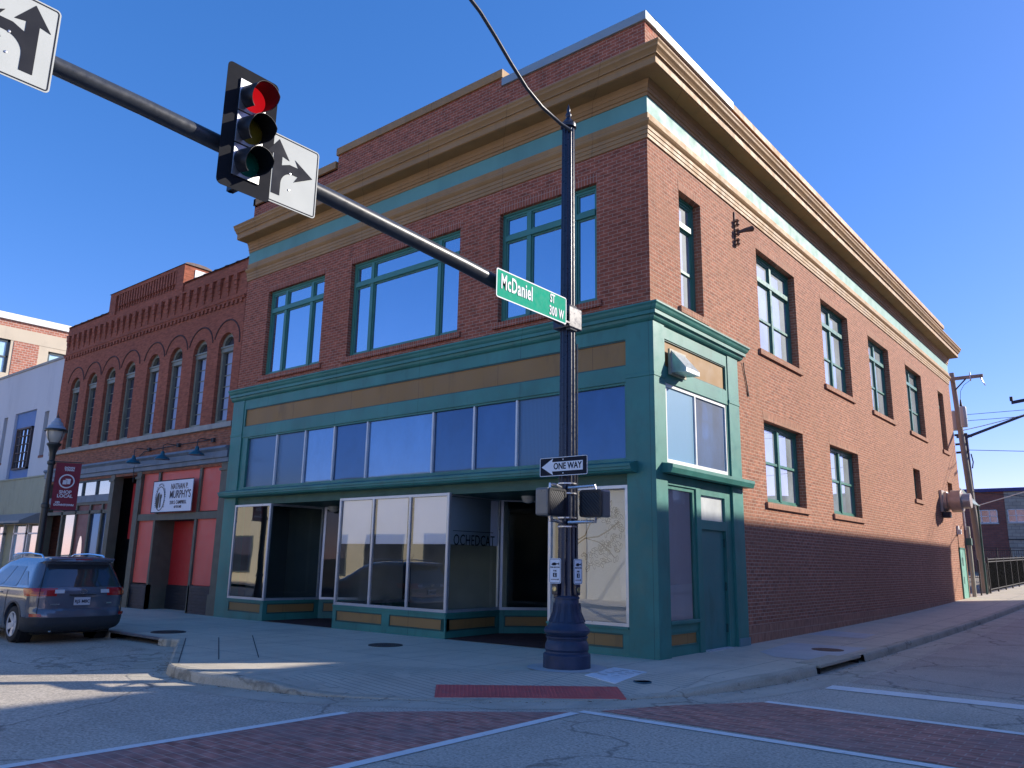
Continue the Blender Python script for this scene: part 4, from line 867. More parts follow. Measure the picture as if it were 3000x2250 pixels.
for q in ((-14.42,-14.03,-.15,4.3),(-19.62,-19.3,-.15,4.3),(-21.55,-21.25,-.15,4.3),(-27.15,-26.85,-.15,4.3)):
    m = MB(); m.box((q[0],-.02,q[2]),(q[1],.3,4.3)); m.box((q[0]-.04,-.06,4.05),(q[1]+.04,.0,4.13)); m.box((q[0]-.04,-.05,q[2]),(q[1]+.04,.0,.5)); m.build('pier', OLB, RB)
for q in ((-19.28,-18.2,.7,2.66),(-15.6,-14.44,.74,2.72),(-19.28,-18.22,2.87,4.22),(-18.08,-15.68,2.87,4.22),(-15.55,-14.44,2.9,4.25)): MB().box((q[0],.08,q[2]),(q[1],.12,q[3])).build('red_panel', RED, RB)
MB().box((-18.12,.68,.66),(-15.66,.7,2.7)).build('red_panel', REDD, RB)
MB().box((-19.5,.0,2.66),(-14.42,.1,2.87)).build('timber_rail', OLB, RB)
for q in ((-18.22,-18.1,2.87,4.25),(-15.68,-15.55,2.87,4.25),(-18.24,-18.12,-.1,2.66),(-15.72,-15.6,-.1,2.66)): MB().box((q[0],.02,q[2]),(q[1],.14,q[3])).build('post', OLB, RB)
MB().box((-18.24,.14,-.1),(-18.12,.7,2.66)).build('return_wall', OLB, RB)
MB().box((-19.3,.02,-.2),(-18.12,.12,.66)).build('block_base', BLKB, RB); MB().box((-15.68,.02,-.2),(-14.42,.12,.72)).build('block_base', BLKB, RB); MB().box((-18.12,.64,-.2),(-15.7,.68,.66)).build('block_base', BLKB, RB)
MB().box((-18.12,.14,2.66),(-15.66,.68,2.7)).build('recess_ceiling', BLK, RB)
MB().box((-20.9,.5,2.1),(-20.0,.55,4.0)).build('red_sheet', REDD, RB)
mb = MB(); mb.lathe((-20.5,.6,1.9), [(.16,0),(.001,.01)], 20, axis=Matrix.Rotation(pi/2,3,'X')); mb.build('round_sticker', WHT, RB)
SRF = glassm('shop_reflecting_glass', .35, (.05,.05,.04), gcol=(1,.97,.85))
for k in range(4): a = -26.2+k*1.14; fr_ = MB(); fr_.box((a,.03,3.62),(a+.08,.12,4.2)); fr_.box((a+.08,.03,4.14),(a+1.14,.12,4.2)); w_ = fr_.build('window', IND, RB); m = MB(); m.quad((a+.08,.08,3.66),(a+1.14,.08,3.66),(a+1.14,.08,4.15),(a+.08,.08,4.15)); m.build('pane', SRF, w_)
MB().box((-26.85,-.02,3.4),(-21.55,.1,3.64)).build('fascia', GRY, RB)
for q in ((-26.85,-21.55,3.3,3.4),(-26.85,-21.55,2.98,3.1)): MB().box((q[0],.0,q[2]),(q[1],.1,q[3])).build('timber_rail', OLB, RB)
for x in (-25.3,-24.1,-22.95,-22.0): MB().box((x-.06,.0,-.1),(x+.06,.1,3.3)).build('post', OLB, RB)
for a, b in ((-26.3,-25.4),(-25.2,-24.2),(-24.0,-23.05),(-22.9,-21.6)): MB().box((a,.06,3.1),(b,.09,3.3)).build('red_panel', paint('dull_red', (.2,.06,.05), .6), RB)
m = MB(); m.box((-24.04,.05,-.1),(-23.01,.09,2.98)); dd = m.build('oval_door', paint('faded_red_door', (.22,.065,.055), .5, .1, 2), RB); m = MB(); m.add([(-23.52+.2*cos(t_), .045, 1.35+.85*sin(t_)) for t_ in [2*pi*i/24 for i in range(24)]], [tuple(range(24))]); m.build('oval_pane', glassm('oval_glass', .3, (.45,.42,.32), gcol=(1,1,.9)), dd)
for a, b in ((-25.2,-24.2),(-22.89,-22.06),(-21.94,-21.6)): m = MB(); m.quad((a,.07,.2),(b,.07,.2),(b,.07,2.98),(a,.07,2.98)); m.build('pane', SRF if a < -24 else GT1, RB)
# pub sign
t = plate('pub_sign', 'white pub sign with round emblem reading Nathan P. Murphy\'s', 'shop sign', (-16.96,-.12,3.39), (1,0,0), v_, 2.5, 1.02, .01, paint('sign_panel_white', (.72,.75,.82), .4, .03), SGB, .0, .03)
OO = Vector((-16.96,-.125,3.39))
for body, sz, dx, dz, sx in (('NATHAN P.', .25, .42, .28, .8), ("MURPHY'S", .34, .5, .03, .82), ('218 S. CAMPBELL', .15, .42, -.21, .9), ('417 771 5402', .1, .42, -.35, .8)): text_mesh(body, sz, OO+Vector((dx,0,dz)), (1,0,0), v_, sx=sx, bold=.003).build('lettering', paint('sign_ink', (.05,.03,.04), .5), t)
INK = INKB; m = MB(); c0 = (-.72, -.06)
for r0, r1 in ((.36,.385),): ring(m, [(c0[0]+r1*.72*cos(q), c0[1]+r1*sin(q)) for q in [2*pi*i/28 for i in range(28)]], [(c0[0]+r0*.7*cos(q), c0[1]+r0*sin(q)) for q in [2*pi*i/28 for i in range(28)]], Vector((0,-.003,0)), OO, (1,0,0), v_)
m.build('emblem_ring', INK, t)
m = MB(); poly(m, [(c0[0]+x, c0[1]+y) for x, y in ((-.23,-.22),(-.24,.0),(-.16,.16),(-.06,.2),(-.04,.0),(-.07,-.28),(-.14,-.34))], OO, (1,0,0), v_); m.build('emblem_fill', paint('emblem_brown', (.07,.05,.03), .6), t)
m = MB(); poly(m, [(c0[0]+x, c0[1]+y) for x, y in ((.0,-.3),(-.01,.1),(.03,.16),(.06,.1),(.1,.14),(.1,.04),(.06,-.02),(.07,-.26))], OO, (1,0,0), v_); m.build('emblem_figure', INK, t)
m = MB()
for i, ch in enumerate('SPRINGFIELD OFFICIAL DUDES CLUB'):
    if ch == ' ': continue
    a = radians(215-250*i/30); q = OO+Vector((c0[0]+.335*cos(a)*.9-0, 0, c0[1]+.455*sin(a))); uu = Vector((sin(a),0,-cos(a))); vv = Vector((cos(a),0,sin(a))); tm = text_mesh(ch, .075, q, uu, vv); m.add(tm.v, tm.f)
m.build('lettering', INK, t)
# barn lamps over the pub
TEAL = paint('teal_enamel', (.01,.1,.14), .35, .1, 4); 
for k, x in enumerate((-19.0,-17.1,-15.05)):
    t = empty('barn_lamp', (x,-.5,4.6), ('teal barn lamp above the pub front, farthest from the green shopfront','middle one of the three teal barn lamps above the pub sign','teal barn lamp above the pub front, nearest the green shopfront')[k], 'wall lamp', 'barn lamps above the pub')
    MB().lathe((x,-.5,4.5), [(.235,0),(.225,.03),(.14,.1),(.065,.15),(.05,.24),(.02,.27)], 24).build('shade', TEAL, t, smooth=True)
    MB().tube([(x,-.5,4.74),(x,-.5,4.95),(x+.04,-.42,5.0),(x+.04,-.02,5.0)], .015, 8).build('arm', IRON, t, smooth=True)
    MB().box((x-.02,-.08,4.94),(x+.12,-.0,5.06)).build('wall_box', IRON, t)
tag(MB().tube([(-19.7,-.1,3.95),(-19.72,-.12,4.4),(-19.6,-.1,4.7),(-19.3,-.04,4.95),(-18.9,-.04,4.98),(-17,-.03,5.02),(-15,-.03,5.03)], .014, 6).build('lamp_conduit', IRON, loc=(-17,0,5)), 'thin conduit linking the three teal barn lamps on the brick', 'conduit')

# ---------------------------------------------------------------- white building and the tall one behind
WST = paint('white_stucco', (.6,.6,.6), .8, .06, .5, .004, dirt=(.3,.31,.33), dirtamt=.4, streak=True); CRM = paint('cream_tile', (.36,.35,.22), .6, .08, 1, dirt=(.14,.13,.1), dirtamt=.6, streak=True); BLP = paint('blue_panel', (.1,.2,.42), .6, .08, 1)
WB = empty('white_building', (-35,6,0), 'white stucco building with narrow slot windows and a blue panelled bay', 'building')
hs_ = [(-31.65,-29.3,4.62,7.5),(-28.4,-27.95,5.45,7.28),(-32.95,-32.5,5.4,7.45),(-37.2,-34.9,4.62,7.5)]
mb = MB(); wall_holes(mb,'f',-44,-27.16,4.6,9.4,hs_,depth=.3); mb.quad((-27.16,0,-.2),(-27.16,12,-.2),(-27.16,12,9.4),(-27.16,0,9.4)); mb.build('wall', WST, WB)
MB().box((-44,.05,9.3),(-27.2,40,9.35)).build('roof', IND, WB); MB().box((-44.02,-.05,9.38),(-27.14,.3,9.48)).build('coping', STN, WB)
mb = MB(); wall_holes(mb,'f',-44,-27.16,3.1,4.6,[],depth=.3); mb.box((-44,-.04,4.56),(-27.16,0,4.62)); mb.build('tile_band', CRM, WB)
for a, b in ((-31.65,-29.3),(-37.2,-34.9)):
    MB().box((a,.1,4.6),(b,.14,7.5)).build('blue_panel', BLP, WB)
    m = MB(); u0, u1 = a+.4, b-.3
    for q in ((u0,u0+.06,5.0,6.8),(u1-.06,u1,5.0,6.8),(u0,u1,5.0,5.07),(u0,u1,6.73,6.8)): m.box((q[0],.0,q[2]),(q[1],.1,q[3]))
    for i in range(1,4): m.box((u0+(u1-u0)*i/4-.018,.03,5.07),(u0+(u1-u0)*i/4+.018,.1,6.73))
    for j in range(1,5): m.box((u0+.06,.035,5.0+.36*j-.014),(u1-.06,.1,5.0+.36*j+.014))
    w_ = m.build('window', paint('brown_sash', (.09,.06,.05), .6), WB); m = MB(); m.quad((u0,.08,5),(u1,.08,5),(u1,.08,6.8),(u0,.08,6.8)); m.build('pane', GU, w_)
for q in hs_[1:3]: m = MB(); m.quad((q[0],.28,q[2]),(q[1],.28,q[2]),(q[1],.28,q[3]),(q[0],.28,q[3])); w_ = m.build('window', GA, WB); MB().box((q[0]-.02,-.02,q[2]-.1),(q[1]+.02,.28,q[2])).build('sill', paint('terracotta_sill', (.22,.08,.05), .7), w_)
MB().sweep([(-44,0),(-27.3,0)], [(0,3.12),(.1,3.1),(.75,2.78),(.75,2.7),(0,2.7)]).build('canopy', paint('grey_canopy', (.3,.29,.27), .6, .1, 1), WB)
mb = MB(); mb.box((-44,.3,-.2),(-27.2,.4,2.7)); mb.build('shop_wall', CRM, WB)
SM = glassm('shop_mural_glass', .2, (.1,.25,.4), gcol=(1,.98,.85))
for k, (a, b) in enumerate(((-28.9,-27.5),(-30.4,-29.05),(-32.4,-31.5),(-34.3,-32.6),(-36.6,-34.5))):
    m = MB()
    for q in ((a,a+.08,-.1,2.7),(b-.08,b,-.1,2.7),(a,b,2.3,2.36),(a,b,-.1,.35)): m.box((q[0],.18,q[2]),(q[1],.3,q[3]))
    w_ = m.build('shop_window', ALU, WB); m = MB(); m.quad((a+.08,.25,.35),(b-.08,.25,.35),(b-.08,.25,2.65),(a+.08,.25,2.65)); m.build('pane', SRF if k != 1 else SM, w_)
MB().tube([(-33.5,-1.5,4.72),(-31.2,-1.45,4.78)], .09, 10).build('sign_bracket', IRON, WB)
MB().tube([(-33.5,-1.5,3.9),(-31.8,-1.45,3.95)], .06, 10).build('sign_bracket', IRON, WB)
TB = empty('tall_brick_building', (-50,10,0), 'tall sunlit brick and cream building rising behind the white one', 'building')
CST = paint('cream_stone', (.52,.45,.34), .8, .08, .6, .004, dirt=(.3,.26,.2), dirtamt=.4); OBR = brick('orange_brick', (.42,.17,.11), (.34,.13,.09), (.5,.42,.36), bw=.26, rh=.13, ms=.018, var=.2)
mb = MB(); wall_holes(mb,'s',-2,30,8,12.72,[(-.1,1.95,10.9,12.72),(3.85,5.9,10.9,12.5),(7.6,9.6,10.9,12.5)],depth=.3,base=-40.0); mb.build('wall', CST, TB)
for a, b in ((2.1,3.35),(6.1,7.2),(9.9,11.2)): MB().box((-40.2,a,8),(-39.97,b,12.7)).build('brick_panel', OBR, TB)
MB().box((-40.2,-2,12.72),(-39.98,30,13.42)).build('cream_band', CST, TB); MB().box((-40.2,-2,13.42),(-39.99,30,13.8)).build('brick_band', OBR, TB); MB().box((-60,-2.1,13.8),(-39.85,30.1,14.15)).build('coping', WHT, TB)
MB().box((-60,-2,0),(-40.2,30,13.8)).build('core', CST, TB)
for a, b, c in ((-.1,1.95,12.72),(3.85,5.9,12.5),(7.6,9.6,12.5)):
    m = MB(); fbox(m,'s',a,a+.12,-.25,-.1,10.9,c,-40.); fbox(m,'s',b-.12,b,-.25,-.1,10.9,c,-40.); fbox(m,'s',a,b,-.25,-.1,c-.12,c,-40.); fbox(m,'s',a,b,-.25,-.1,11.75,11.82,-40.); w_ = m.build('window', IND, TB); m = MB(); m.quad((-40.18,a,10.9),(-40.18,b,10.9),(-40.18,b,c),(-40.18,a,c)); m.build('pane', glassm('pale_green_glass', .15, (.3,.45,.45)), w_)

# ---------------------------------------------------------------- street lamp with banner
LMP = paint('lamp_green_black', (.018,.024,.022), .4, .2, 6, spec=.6); lx, ly = -17.3, -3.6; lz = gz(lx, ly)
L_ = empty('street_lamp', (lx,ly,lz), 'dark post lamp with acorn globe behind the parked car', 'street lamp')
MB().lathe((lx,ly,lz), [(.24,0),(.24,.1),(.2,.14),(.2,.35),(.15,.5),(.11,.8),(.1,1.0),(.12,1.02),(.12,1.08),(.095,1.12),(.09,2.9),(.11,2.92),(.11,3.0),(.085,3.03),(.075,4.1),(.11,4.14),(.11,4.2),(.075,4.24),(.085,4.45),(.14,4.62),(.19,4.68),(.19,4.72),(.14,4.74)], 28).build('post', LMP, L_, smooth=True, auto=30)
GLB = clearm('acorn_glass', .25, (.85,.86,.8)); 
MB().lathe((lx,ly,lz), [(.13,4.74),(.2,4.86),(.24,4.98),(.25,5.08)], 28).build('globe', paint('frosted_globe', (.45,.44,.38), .15, .1, 6), L_, smooth=True)
MB().lathe((lx,ly,lz), [(.3,5.06),(.305,5.1),(.29,5.13),(.26,5.13)], 28).build('rim', LMP, L_)
for k in range(4): a = 2*pi*k/4+.4; MB().tube([(lx+r*cos(a),ly+r*sin(a),lz+z) for r, z in ((.15,4.72),(.23,4.85),(.265,5.0),(.27,5.08))], .01, 6).build('globe_rib', LMP, L_)
MB().lathe((lx,ly,lz), [(.255,5.13),(.22,5.2),(.17,5.24),(.15,5.32),(.1,5.36),(.08,5.43),(.03,5.46)], 28).build('cap', paint('pale_cap', (.34,.38,.42), .3, .05), L_, smooth=True)
MB().lathe((lx,ly,lz), [(.03,5.46),(.045,5.49),(.02,5.53),(.001,5.62)], 12).build('finial', RUST, L_, smooth=True)
bu = Vector((.45,.893,0)).normalized(); c0 = Vector((lx,ly,0))
for z in (4.12,2.76): MB().tube([c0+Vector((0,0,z)), c0+bu*.82+Vector((0,0,z+.01))], .014, 8).build('banner_arm', LMP, L_)
BNR = paint('banner_crimson', (.2,.018,.035), .75, .08, 1.5); bo = c0+bu*.45+Vector((0,0,3.44)); 
bt = empty('street_banner', bo, 'crimson fabric banner on the lamp post reading Shop Local', 'banner')
nrm = bu.cross(Vector(v_)); m = MB(); K = 8; pts = []
for i in range(K+1):
    for j in range(9): a = -.32+.64*i/K; b = -.66+1.32*j/8; pts.append(bo+bu*a+Vector((0,0,b))+nrm*(.012*sin(i*1.3+j*.5)*(1-abs(b)/.66)))
m.add(pts, [(i*9+j,(i+1)*9+j,(i+1)*9+j+1,i*9+j+1) for i in range(K) for j in range(8)]); m.build('cloth', BNR, bt, smooth=True)
bn = bo+nrm*.022; PW = paint('banner_print_white', (.62,.6,.64), .7, .03)
for body, sz, dx, dz, sx in (('SHOP', .13, 0, -.17, .95), ('LOCAL', .13, 0, -.28, .95), ('DOWN', .075, .03, .52, 1), ('TOWN', .075, .03, .455, 1), ('CID', .07, -.16, -.46, 1), ('DOWNTOWN', .075, 0, -.53, 1.0)): text_mesh(body, sz, bn+bu*dx+Vector((0,0,dz)), bu, v_, depth=.003, sx=sx, bold=.004).build('print', PW, bt)
m = MB(); ring(m, [(.2*cos(q),.14+.2*sin(q)) for q in [2*pi*i/32 for i in range(32)]], [(.165*cos(q),.14+.165*sin(q)) for q in [2*pi*i/32 for i in range(32)]], nrm*.003, bn, bu, v_); poly(m, [(-.1,.05),(.0,.05),(.0,.17),(-.09,.17)], bn, bu, v_); poly(m, [(.01,.06),(.09,.06),(.1,.21),(-.04,.21),(-.03,.18),(.01,.18)], bn, bu, v_); m.build('print', PW, bt)

# ---------------------------------------------------------------- parked car
def build_car():
    CP = paint('car_blue_paint', (.09,.105,.135), .18, .05, 2, spec=.8); 
    CP.node_tree.nodes['Principled BSDF'].inputs['Coat Weight'].default_value = 1; CP.node_tree.nodes['Principled BSDF'].inputs['Coat Roughness'].default_value = .04
    CPB = paint('car_dark_plastic', (.03,.033,.038), .55, .1, 6); CG_ = glassm('car_glass', .06, (.008,.01,.014)); CHR = paint('chrome', (.8,.8,.82), .12, .02, metal=1); TYR = paint('tyre_rubber', (.018,.018,.018), .8, .15, 8)
    RIM = paint('alloy_rim', (.65,.65,.66), .35, .05, metal=.2); TLR = paint('tail_light_red', (.4,.012,.012), .12, .15, 9, spec=.9); TLO = paint('tail_light_orange', (.55,.1,.03), .12, .1, 9, spec=.9); TLC = paint('tail_light_clear', (.6,.6,.6), .1, .1, 9, spec=.9)
    root = empty('parked_car', (0,0,0), 'dark blue estate car parked at the kerb, rear towards the camera', 'car')
    # horizontal slices z, rear x, front x, half width, corner radius, rear bow
    SL = [(.2,.3,4.3,.78,.3,.05),(.26,.12,4.45,.86,.3,.06),(.34,.03,4.52,.895,.3,.08),(.5,.0,4.56,.91,.3,.09),(.62,.02,4.56,.915,.28,.09),(.66,.07,4.55,.915,.26,.08),(.8,.075,4.5,.92,.25,.08),(.93,.075,4.35,.915,.25,.08),(1.04,.10,3.75,.9,.25,.08),(1.1,.13,3.45,.87,.25,.08),(1.25,.21,3.12,.82,.24,.08),(1.4,.3,2.86,.765,.23,.08),(1.52,.37,2.6,.715,.2,.08),(1.56,.2,2.45,.68,.14,.1),(1.6,.21,2.3,.655,.12,.1),(1.635,.27,2.1,.6,.12,.1),(1.655,.6,1.7,.4,.1,.05)]
    def sl(z):
        for a, b in zip(SL, SL[1:]):
            if a[0] <= z <= b[0]: t = (z-a[0])/(b[0]-a[0]); return [a[i]+(b[i]-a[i])*t for i in range(6)]
        return SL[-1]
    NR, NC, NS = 7, 6, 26
    def outline(z, off=0.):
        _, xr, xf, w, r, bow = sl(z); w += off; pts = []
        for i in range(NR): t = i/NR; y = (w-r)*t; pts.append((xr-off+bow*(y/w)**2, y))
        xb = xr-off+bow*((w-r)/w)**2
        for i in range(NC): a = pi/2*i/NC; pts.append((xb+r*(1-cos(a))*1.15, w-r+r*sin(a)))
        x0 = xb+r*1.15
        for i in range(NS+1): t = i/NS; x = x0+(xf+off-.35-x0)*t; pts.append((x, w-.05*max(0, (t-.8)/.2)**2))
        for i in range(1, 5): a = pi/2*i/4; pts.append((xf+off-.35+.3*sin(a), (w-.05)*cos(a)**.6 if i < 4 else 0))
        return pts
    zs = []
    for a, b in zip(SL, SL[1:]): k = max(1, int((b[0]-a[0])/.045)); zs += [a[0]+(b[0]-a[0])*i/k for i in range(k)]
    zs.append(SL[-1][0])
    m = MB(); rows = []
    for z in zs:
        h = outline(z); full = [(x, y, z) for x, y in h]+[(x, -y, z) for x, y in reversed(h[1:-1])]; rows.append(full)
    n = len(rows[0]); m.add([p for r in rows for p in r], [(i*n+k,i*n+(k+1)%n,(i+1)*n+(k+1)%n,(i+1)*n+k) for i in range(len(rows)-1) for k in range(n)]+[tuple(range(n)), tuple(range((len(rows)-1)*n, len(rows)*n))])
    body = m.build('body', CP, root, smooth=True, auto=50)
    # cut the wheel arches
    wx = (.98, 3.64)
    cm = MB()
    for x in wx:
        for s in (-1, 1): cm.lathe((x, s*.82, .36), [(.41,-.22),(.41,.22)], 36, axis=Matrix.Rotation(pi/2,3,'X'))
    cut = cm.build('cut', None); md = body.modifiers.new('b', 'BOOLEAN'); md.operation = 'DIFFERENCE'; md.solver = 'EXACT'; md.object = cut
    dg = bpy.context.evaluated_depsgraph_get(); me = bpy.data.meshes.new_from_object(body.evaluated_get(dg)); body.modifiers.clear(); body.data = me; bpy.data.objects.remove(cut)
    me.set_sharp_from_angle(angle=radians(40))
    NPTS = NR+NC+NS+5
    def patch(name, mat, z0, z1, i0, i1, side, off=.006, nz=6, parent=None, inset=None):
        """skin patch following the body between two heights and two outline indices; side: 0 both through the middle, +-1 one side"""
        m = MB(); R_ = []
        for j in range(nz+1):
            z = z0+(z1-z0)*j/nz; h = outline(z, off); a, b = (i0, i1) if inset is None else inset(j/nz); row = []
            if side == 0:
                K = 14
                for q in range(-K, K+1):
                    f = abs(q)/K*b; i = min(int(f), len(h)-2); t = f-i; x = h[i][0]+(h[i+1][0]-h[i][0])*t; y = h[i][1]+(h[i+1][1]-h[i][1])*t; row.append((x, y if q >= 0 else -y, z))
            else:
                K = 10
                for q in range(K+1):
                    f = a+(b-a)*q/K; i = min(int(f), len(h)-2); t = f-i; x = h[i][0]+(h[i+1][0]-h[i][0])*t; y = h[i][1]+(h[i+1][1]-h[i][1])*t; row.append((x, y*side, z))
            R_.append(row)
        k = len(R_[0]); m.add([p for r in R_ for p in r], [(i*k+j,i*k+j+1,(i+1)*k+j+1,(i+1)*k+j) for i in range(nz) for j in range(k-1)]); return m.build(name, mat, parent or root, smooth=True)
    patch('rear_window', CG_, 1.07, 1.5, 0, NR+2.2, 0, .008, inset=lambda t: (0, NR+2.6-1.2*t))
    patch('rear_bumper', CPB, .22, .5, 0, NR+NC+2.5, 0, .02, inset=lambda t: (0, NR+NC+1.2))
    for s in (-1, 1):
        patch('tail_light', TLR, .9, 1.05, NR-1.2, NR+NC+1.6, s, .014, inset=lambda t: (NR-2.0+1.6*t*0, NR+NC+.6+1.2*t))
        patch('tail_light_inner', TLC, .95, 1.02, NR-3.4, NR-1.6, s, .02)
        patch('turn_light', TLO, .915, .985, NR+.5, NR+NC-1.5, s, .022)
        patch('reflector', TLR, .52, .575, NR+1.2, NR+NC-2, s, .03)
        patch('wheel_cladding', CPB, .3, .5, NR+NC+1, NR+NC+1.5, s, .012)
        i_ = NR+NC
        patch('quarter_window', CG_, 1.1, 1.36, i_+1.2, i_+4.5, s, .006, inset=lambda t: (i_+.6+2.6*t, i_+5.2))
        patch('side_window', CG_, 1.06, 1.45, i_+6, i_+13, s, .006, inset=lambda t: (i_+5.9, i_+12.2))
        patch('side_window', CG_, 1.06, 1.45, i_+13, i_+21, s, .006, inset=lambda t: (i_+13.0, i_+22.5-3.5*t))
        MB().obox((1.78, s*.925, .93), (.1,0,0), (0,.012,0), (0,0,.014)).build('door_handle', CP, root, bevel=.006)
        MB().tube([(.62,s*.6,1.6),(.75,s*.605,1.675),(1.4,s*.6,1.71),(2.1,s*.585,1.69),(2.3,s*.575,1.63)], .018, 8).build('roof_rail', CHR, root, smooth=True)
        MB().tube([(x, s*.926, z) for x, z in ((.35,1.045),(1.2,1.04),(2.4,1.03))], .004, 5).build('belt_line', CPB, root)
        MB().tube([(1.42, s*.921, .45),(1.42,s*.924,.8),(1.38,s*.918,1.0)], .003, 5).build('door_seam', BLK, root)
        MB().obox((3.25,s*1.0,1.08),(.05,0,0),(0,.1,0),(0,0,.07)).build('mirror', CP, root, bevel=.03)
    # wheels
    for x in wx:
        for s in (-1, 1):
            A = Matrix.Rotation(-s*pi/2,3,'X'); c = (x, s*.79, .345)
            w_ = MB().lathe(c, [(.2,-.11),(.3,-.115),(.335,-.1),(.345,-.06),(.345,.06),(.335,.1),(.3,.115),(.235,.11),(.225,.09)], 40, axis=A, cap=False).build('wheel', TYR, root, smooth=True, auto=30)
            MB().lathe(c, [(.232,.112),(.222,.112),(.21,.05),(.2,-.02),(.001,-.02)], 40, axis=A, cap=False).build('rim', paint('rim_barrel', (.03,.03,.035), .5), w_, smooth=True)
            m = MB(); m.lathe(c, [(.235,.1),(.235,.118),(.215,.118),(.215,.1)], 40, axis=A, cap=False); m.lathe(c, [(.06,.06),(.055,.1),(.03,.11),(.001,.11)], 20, axis=A, cap=False)
            for k in range(5):
                a = 2*pi*k/5+.3
                for d in (-.13,.13):
                    p0 = Vector((.05*cos(a+d*2), .05*sin(a+d*2), .085)); p1 = Vector((.222*cos(a+d), .222*sin(a+d), .108)); t_ = (p1-p0).normalized(); sd = Vector((-t_.y, t_.x, 0))*.034; dn = Vector((0,0,.03))
                    vs = [p0-sd, p0+sd, p1+sd*1.2, p1-sd*1.2]; vs = [Vector(c)+A@q for q in vs]+[Vector(c)+A@(q-dn) for q in vs]; m.add(vs, [(0,1,2,3),(0,1,5,4),(1,2,6,5),(2,3,7,6),(3,0,4,7)])
            m.build('spokes', RIM, w_)
            MB().lathe((x,s*.72,.36), [(.415,-.1),(.415,.12),(.4,.12),(.4,-.1)], 30, axis=A).build('arch_liner', BLK, root)
            m = MB()
            for k in range(15):
                a0, a1 = radians(-12+204*k/15), radians(-12+204*(k+1)/15); q = []
                for a in (a0, a1):
                    for r in (.4,.455): q.append((x+r*cos(a), s*(.922 if r < .42 else .918), .36+r*sin(a)))
                m.add(q, [(0,1,3,2)])
            m.build('arch_trim', CPB, root, smooth=True)
    # rear details
    lp = MB(); lp.box((.055,-.155,.72),(.07,.155,.87)); lp.build('number_plate', paint('plate_white', (.55,.56,.6), .4, .04, 5), root, bevel=.004)
    tm = text_mesh('RJ5 M8C', .085, (.052,0,.79), (0,-1,0), (0,0,1), depth=.003, sx=.95, bold=.002); tm.build('plate_lettering', paint('plate_ink', (.02,.02,.04), .5), root)
    MB().box((.03,-.25,.91),(.075,.25,.93)).build('hatch_handle', CHR if False else CPB, root, bevel=.005)
    m = MB()
    for rx, rz, dz in ((.075,.045,0),(.05,.022,.014),(.022,.04,0)): ring(m, [(rx*cos(q), dz+rz*sin(q)) for q in [2*pi*i/20 for i in range(20)]], [((rx-.008)*cos(q), dz+(rz-.008)*sin(q)) for q in [2*pi*i/20 for i in range(20)]], Vector((-.008,0,0)), (.052,0,.98), (0,-1,0), (0,0,1))
    m.build('badge', CHR, root)
    m = MB(); m.box((.058,.42,.735),(.066,.6,.755)); m.box((.058,-.58,.74),(.066,-.48,.765)); m.build('badge_strip', CHR, root)
    MB().tube([(.2,-.1,1.08),(.22,.18,1.12)], .012, 8).build('rear_wiper', CPB, root)
    for s in (-1, 1):
        MB().tube([(.10+(.02 if z<.6 else 0)+max(0,z-1.0)*.62, s*(.80-.35*max(0,z-1.0)), z) for z in (.56,.7,.9,1.05,1.25,1.5)], .005, 5).build('hatch_seam', BLK, root)
    MB().box((.22,-.62,1.585),(.5,.62,1.625)).build('spoiler', CP, root, bevel=.015)
    MB().box((.2,-.16,1.59),(.23,.16,1.605)).build('brake_light', TLR, root)
    MB().tube([(1.0,.0,1.65),(.86,.0,1.86)], .006, 6).build('antenna', CPB, root)
    MB().tube([(.16,.5,.25),(.35,.5,.27)], .03, 12).build('exhaust', CHR, root)
    MB().box((.35,-.72,.17),(4.1,.72,.35)).build('underbody', BLK, root)
    return root
car = build_car()
car.rotation_euler = (0, 0, pi)
car.scale = (1.03, 1.03, 1.04)
car.location = (-10.45, -5.15, road_z(-11, -5.2))

# ---------------------------------------------------------------- things on and beyond the side wall
FAN = empty('exhaust_fan', (.4,23.6,4.3), 'round metal wall exhaust fan high on the side wall', 'exhaust fan')
FM = paint('fan_metal', (.5,.42,.35), .4, .15, 4, metal=.5); AX = Matrix.Rotation(pi/2,3,'Y')
MB().box((.0,23.15,3.85),(.1,24.15,4.72)).build('base_plate', FM, FAN, bevel=.01)
MB().lathe((.1,23.6,4.28), [(.4,0),(.4,.12),(.33,.16),(.33,.22),(.44,.25),(.44,.62),(.41,.65)], 32, axis=AX).build('drum', FM, FAN, smooth=True)
MB().lathe((.1,23.6,4.28), [(.3,.4),(.3,.92),(.29,.94),(.001,.945)], 32, axis=AX).build('outlet', FM, FAN, smooth=True)
MB().box((.02,23.3,3.62),(.3,23.6,3.86)).build('motor_box', IRON, FAN, bevel=.01)
WL = empty('wall_lamp', (.05,25.95,3.2), 'small white lamp on the side wall above the mint door', 'wall lamp')
MB().box((.0,25.85,3.05),(.08,26.05,3.42)).build('back_box', WHT, WL, bevel=.01); MB().box((.08,25.87,3.06),(.16,26.03,3.26)).build('lamp_shade', WHT, WL, bevel=.02); MB().tube([(.02,25.9,3.05),(.02,25.86,2.5)], .012, 6).build('conduit', IRON, WL)
IR = empty('insulator_bracket', (.1,4.05,9.2), 'rusty iron insulator bracket on brick under the cornice', 'bracket')
c = (0.0,4.05)
MB().box((0,4.03,8.85),(.03,4.07,9.75)).build('backbone', RUST, IR)
for z in (8.98,9.22,9.46): MB().lathe((.08,4.05,z), [(.02,-.07),(.055,-.05),(.03,-.02),(.03,.02),(.055,.05),(.02,.07)], 12).build('insulator', RUST, IR); MB().tube([(0,4.05,z-.09),(.1,4.05,z-.09),(.1,4.05,z+.09),(0,4.05,z+.09)], .012, 6).build('clevis', RUST, IR)
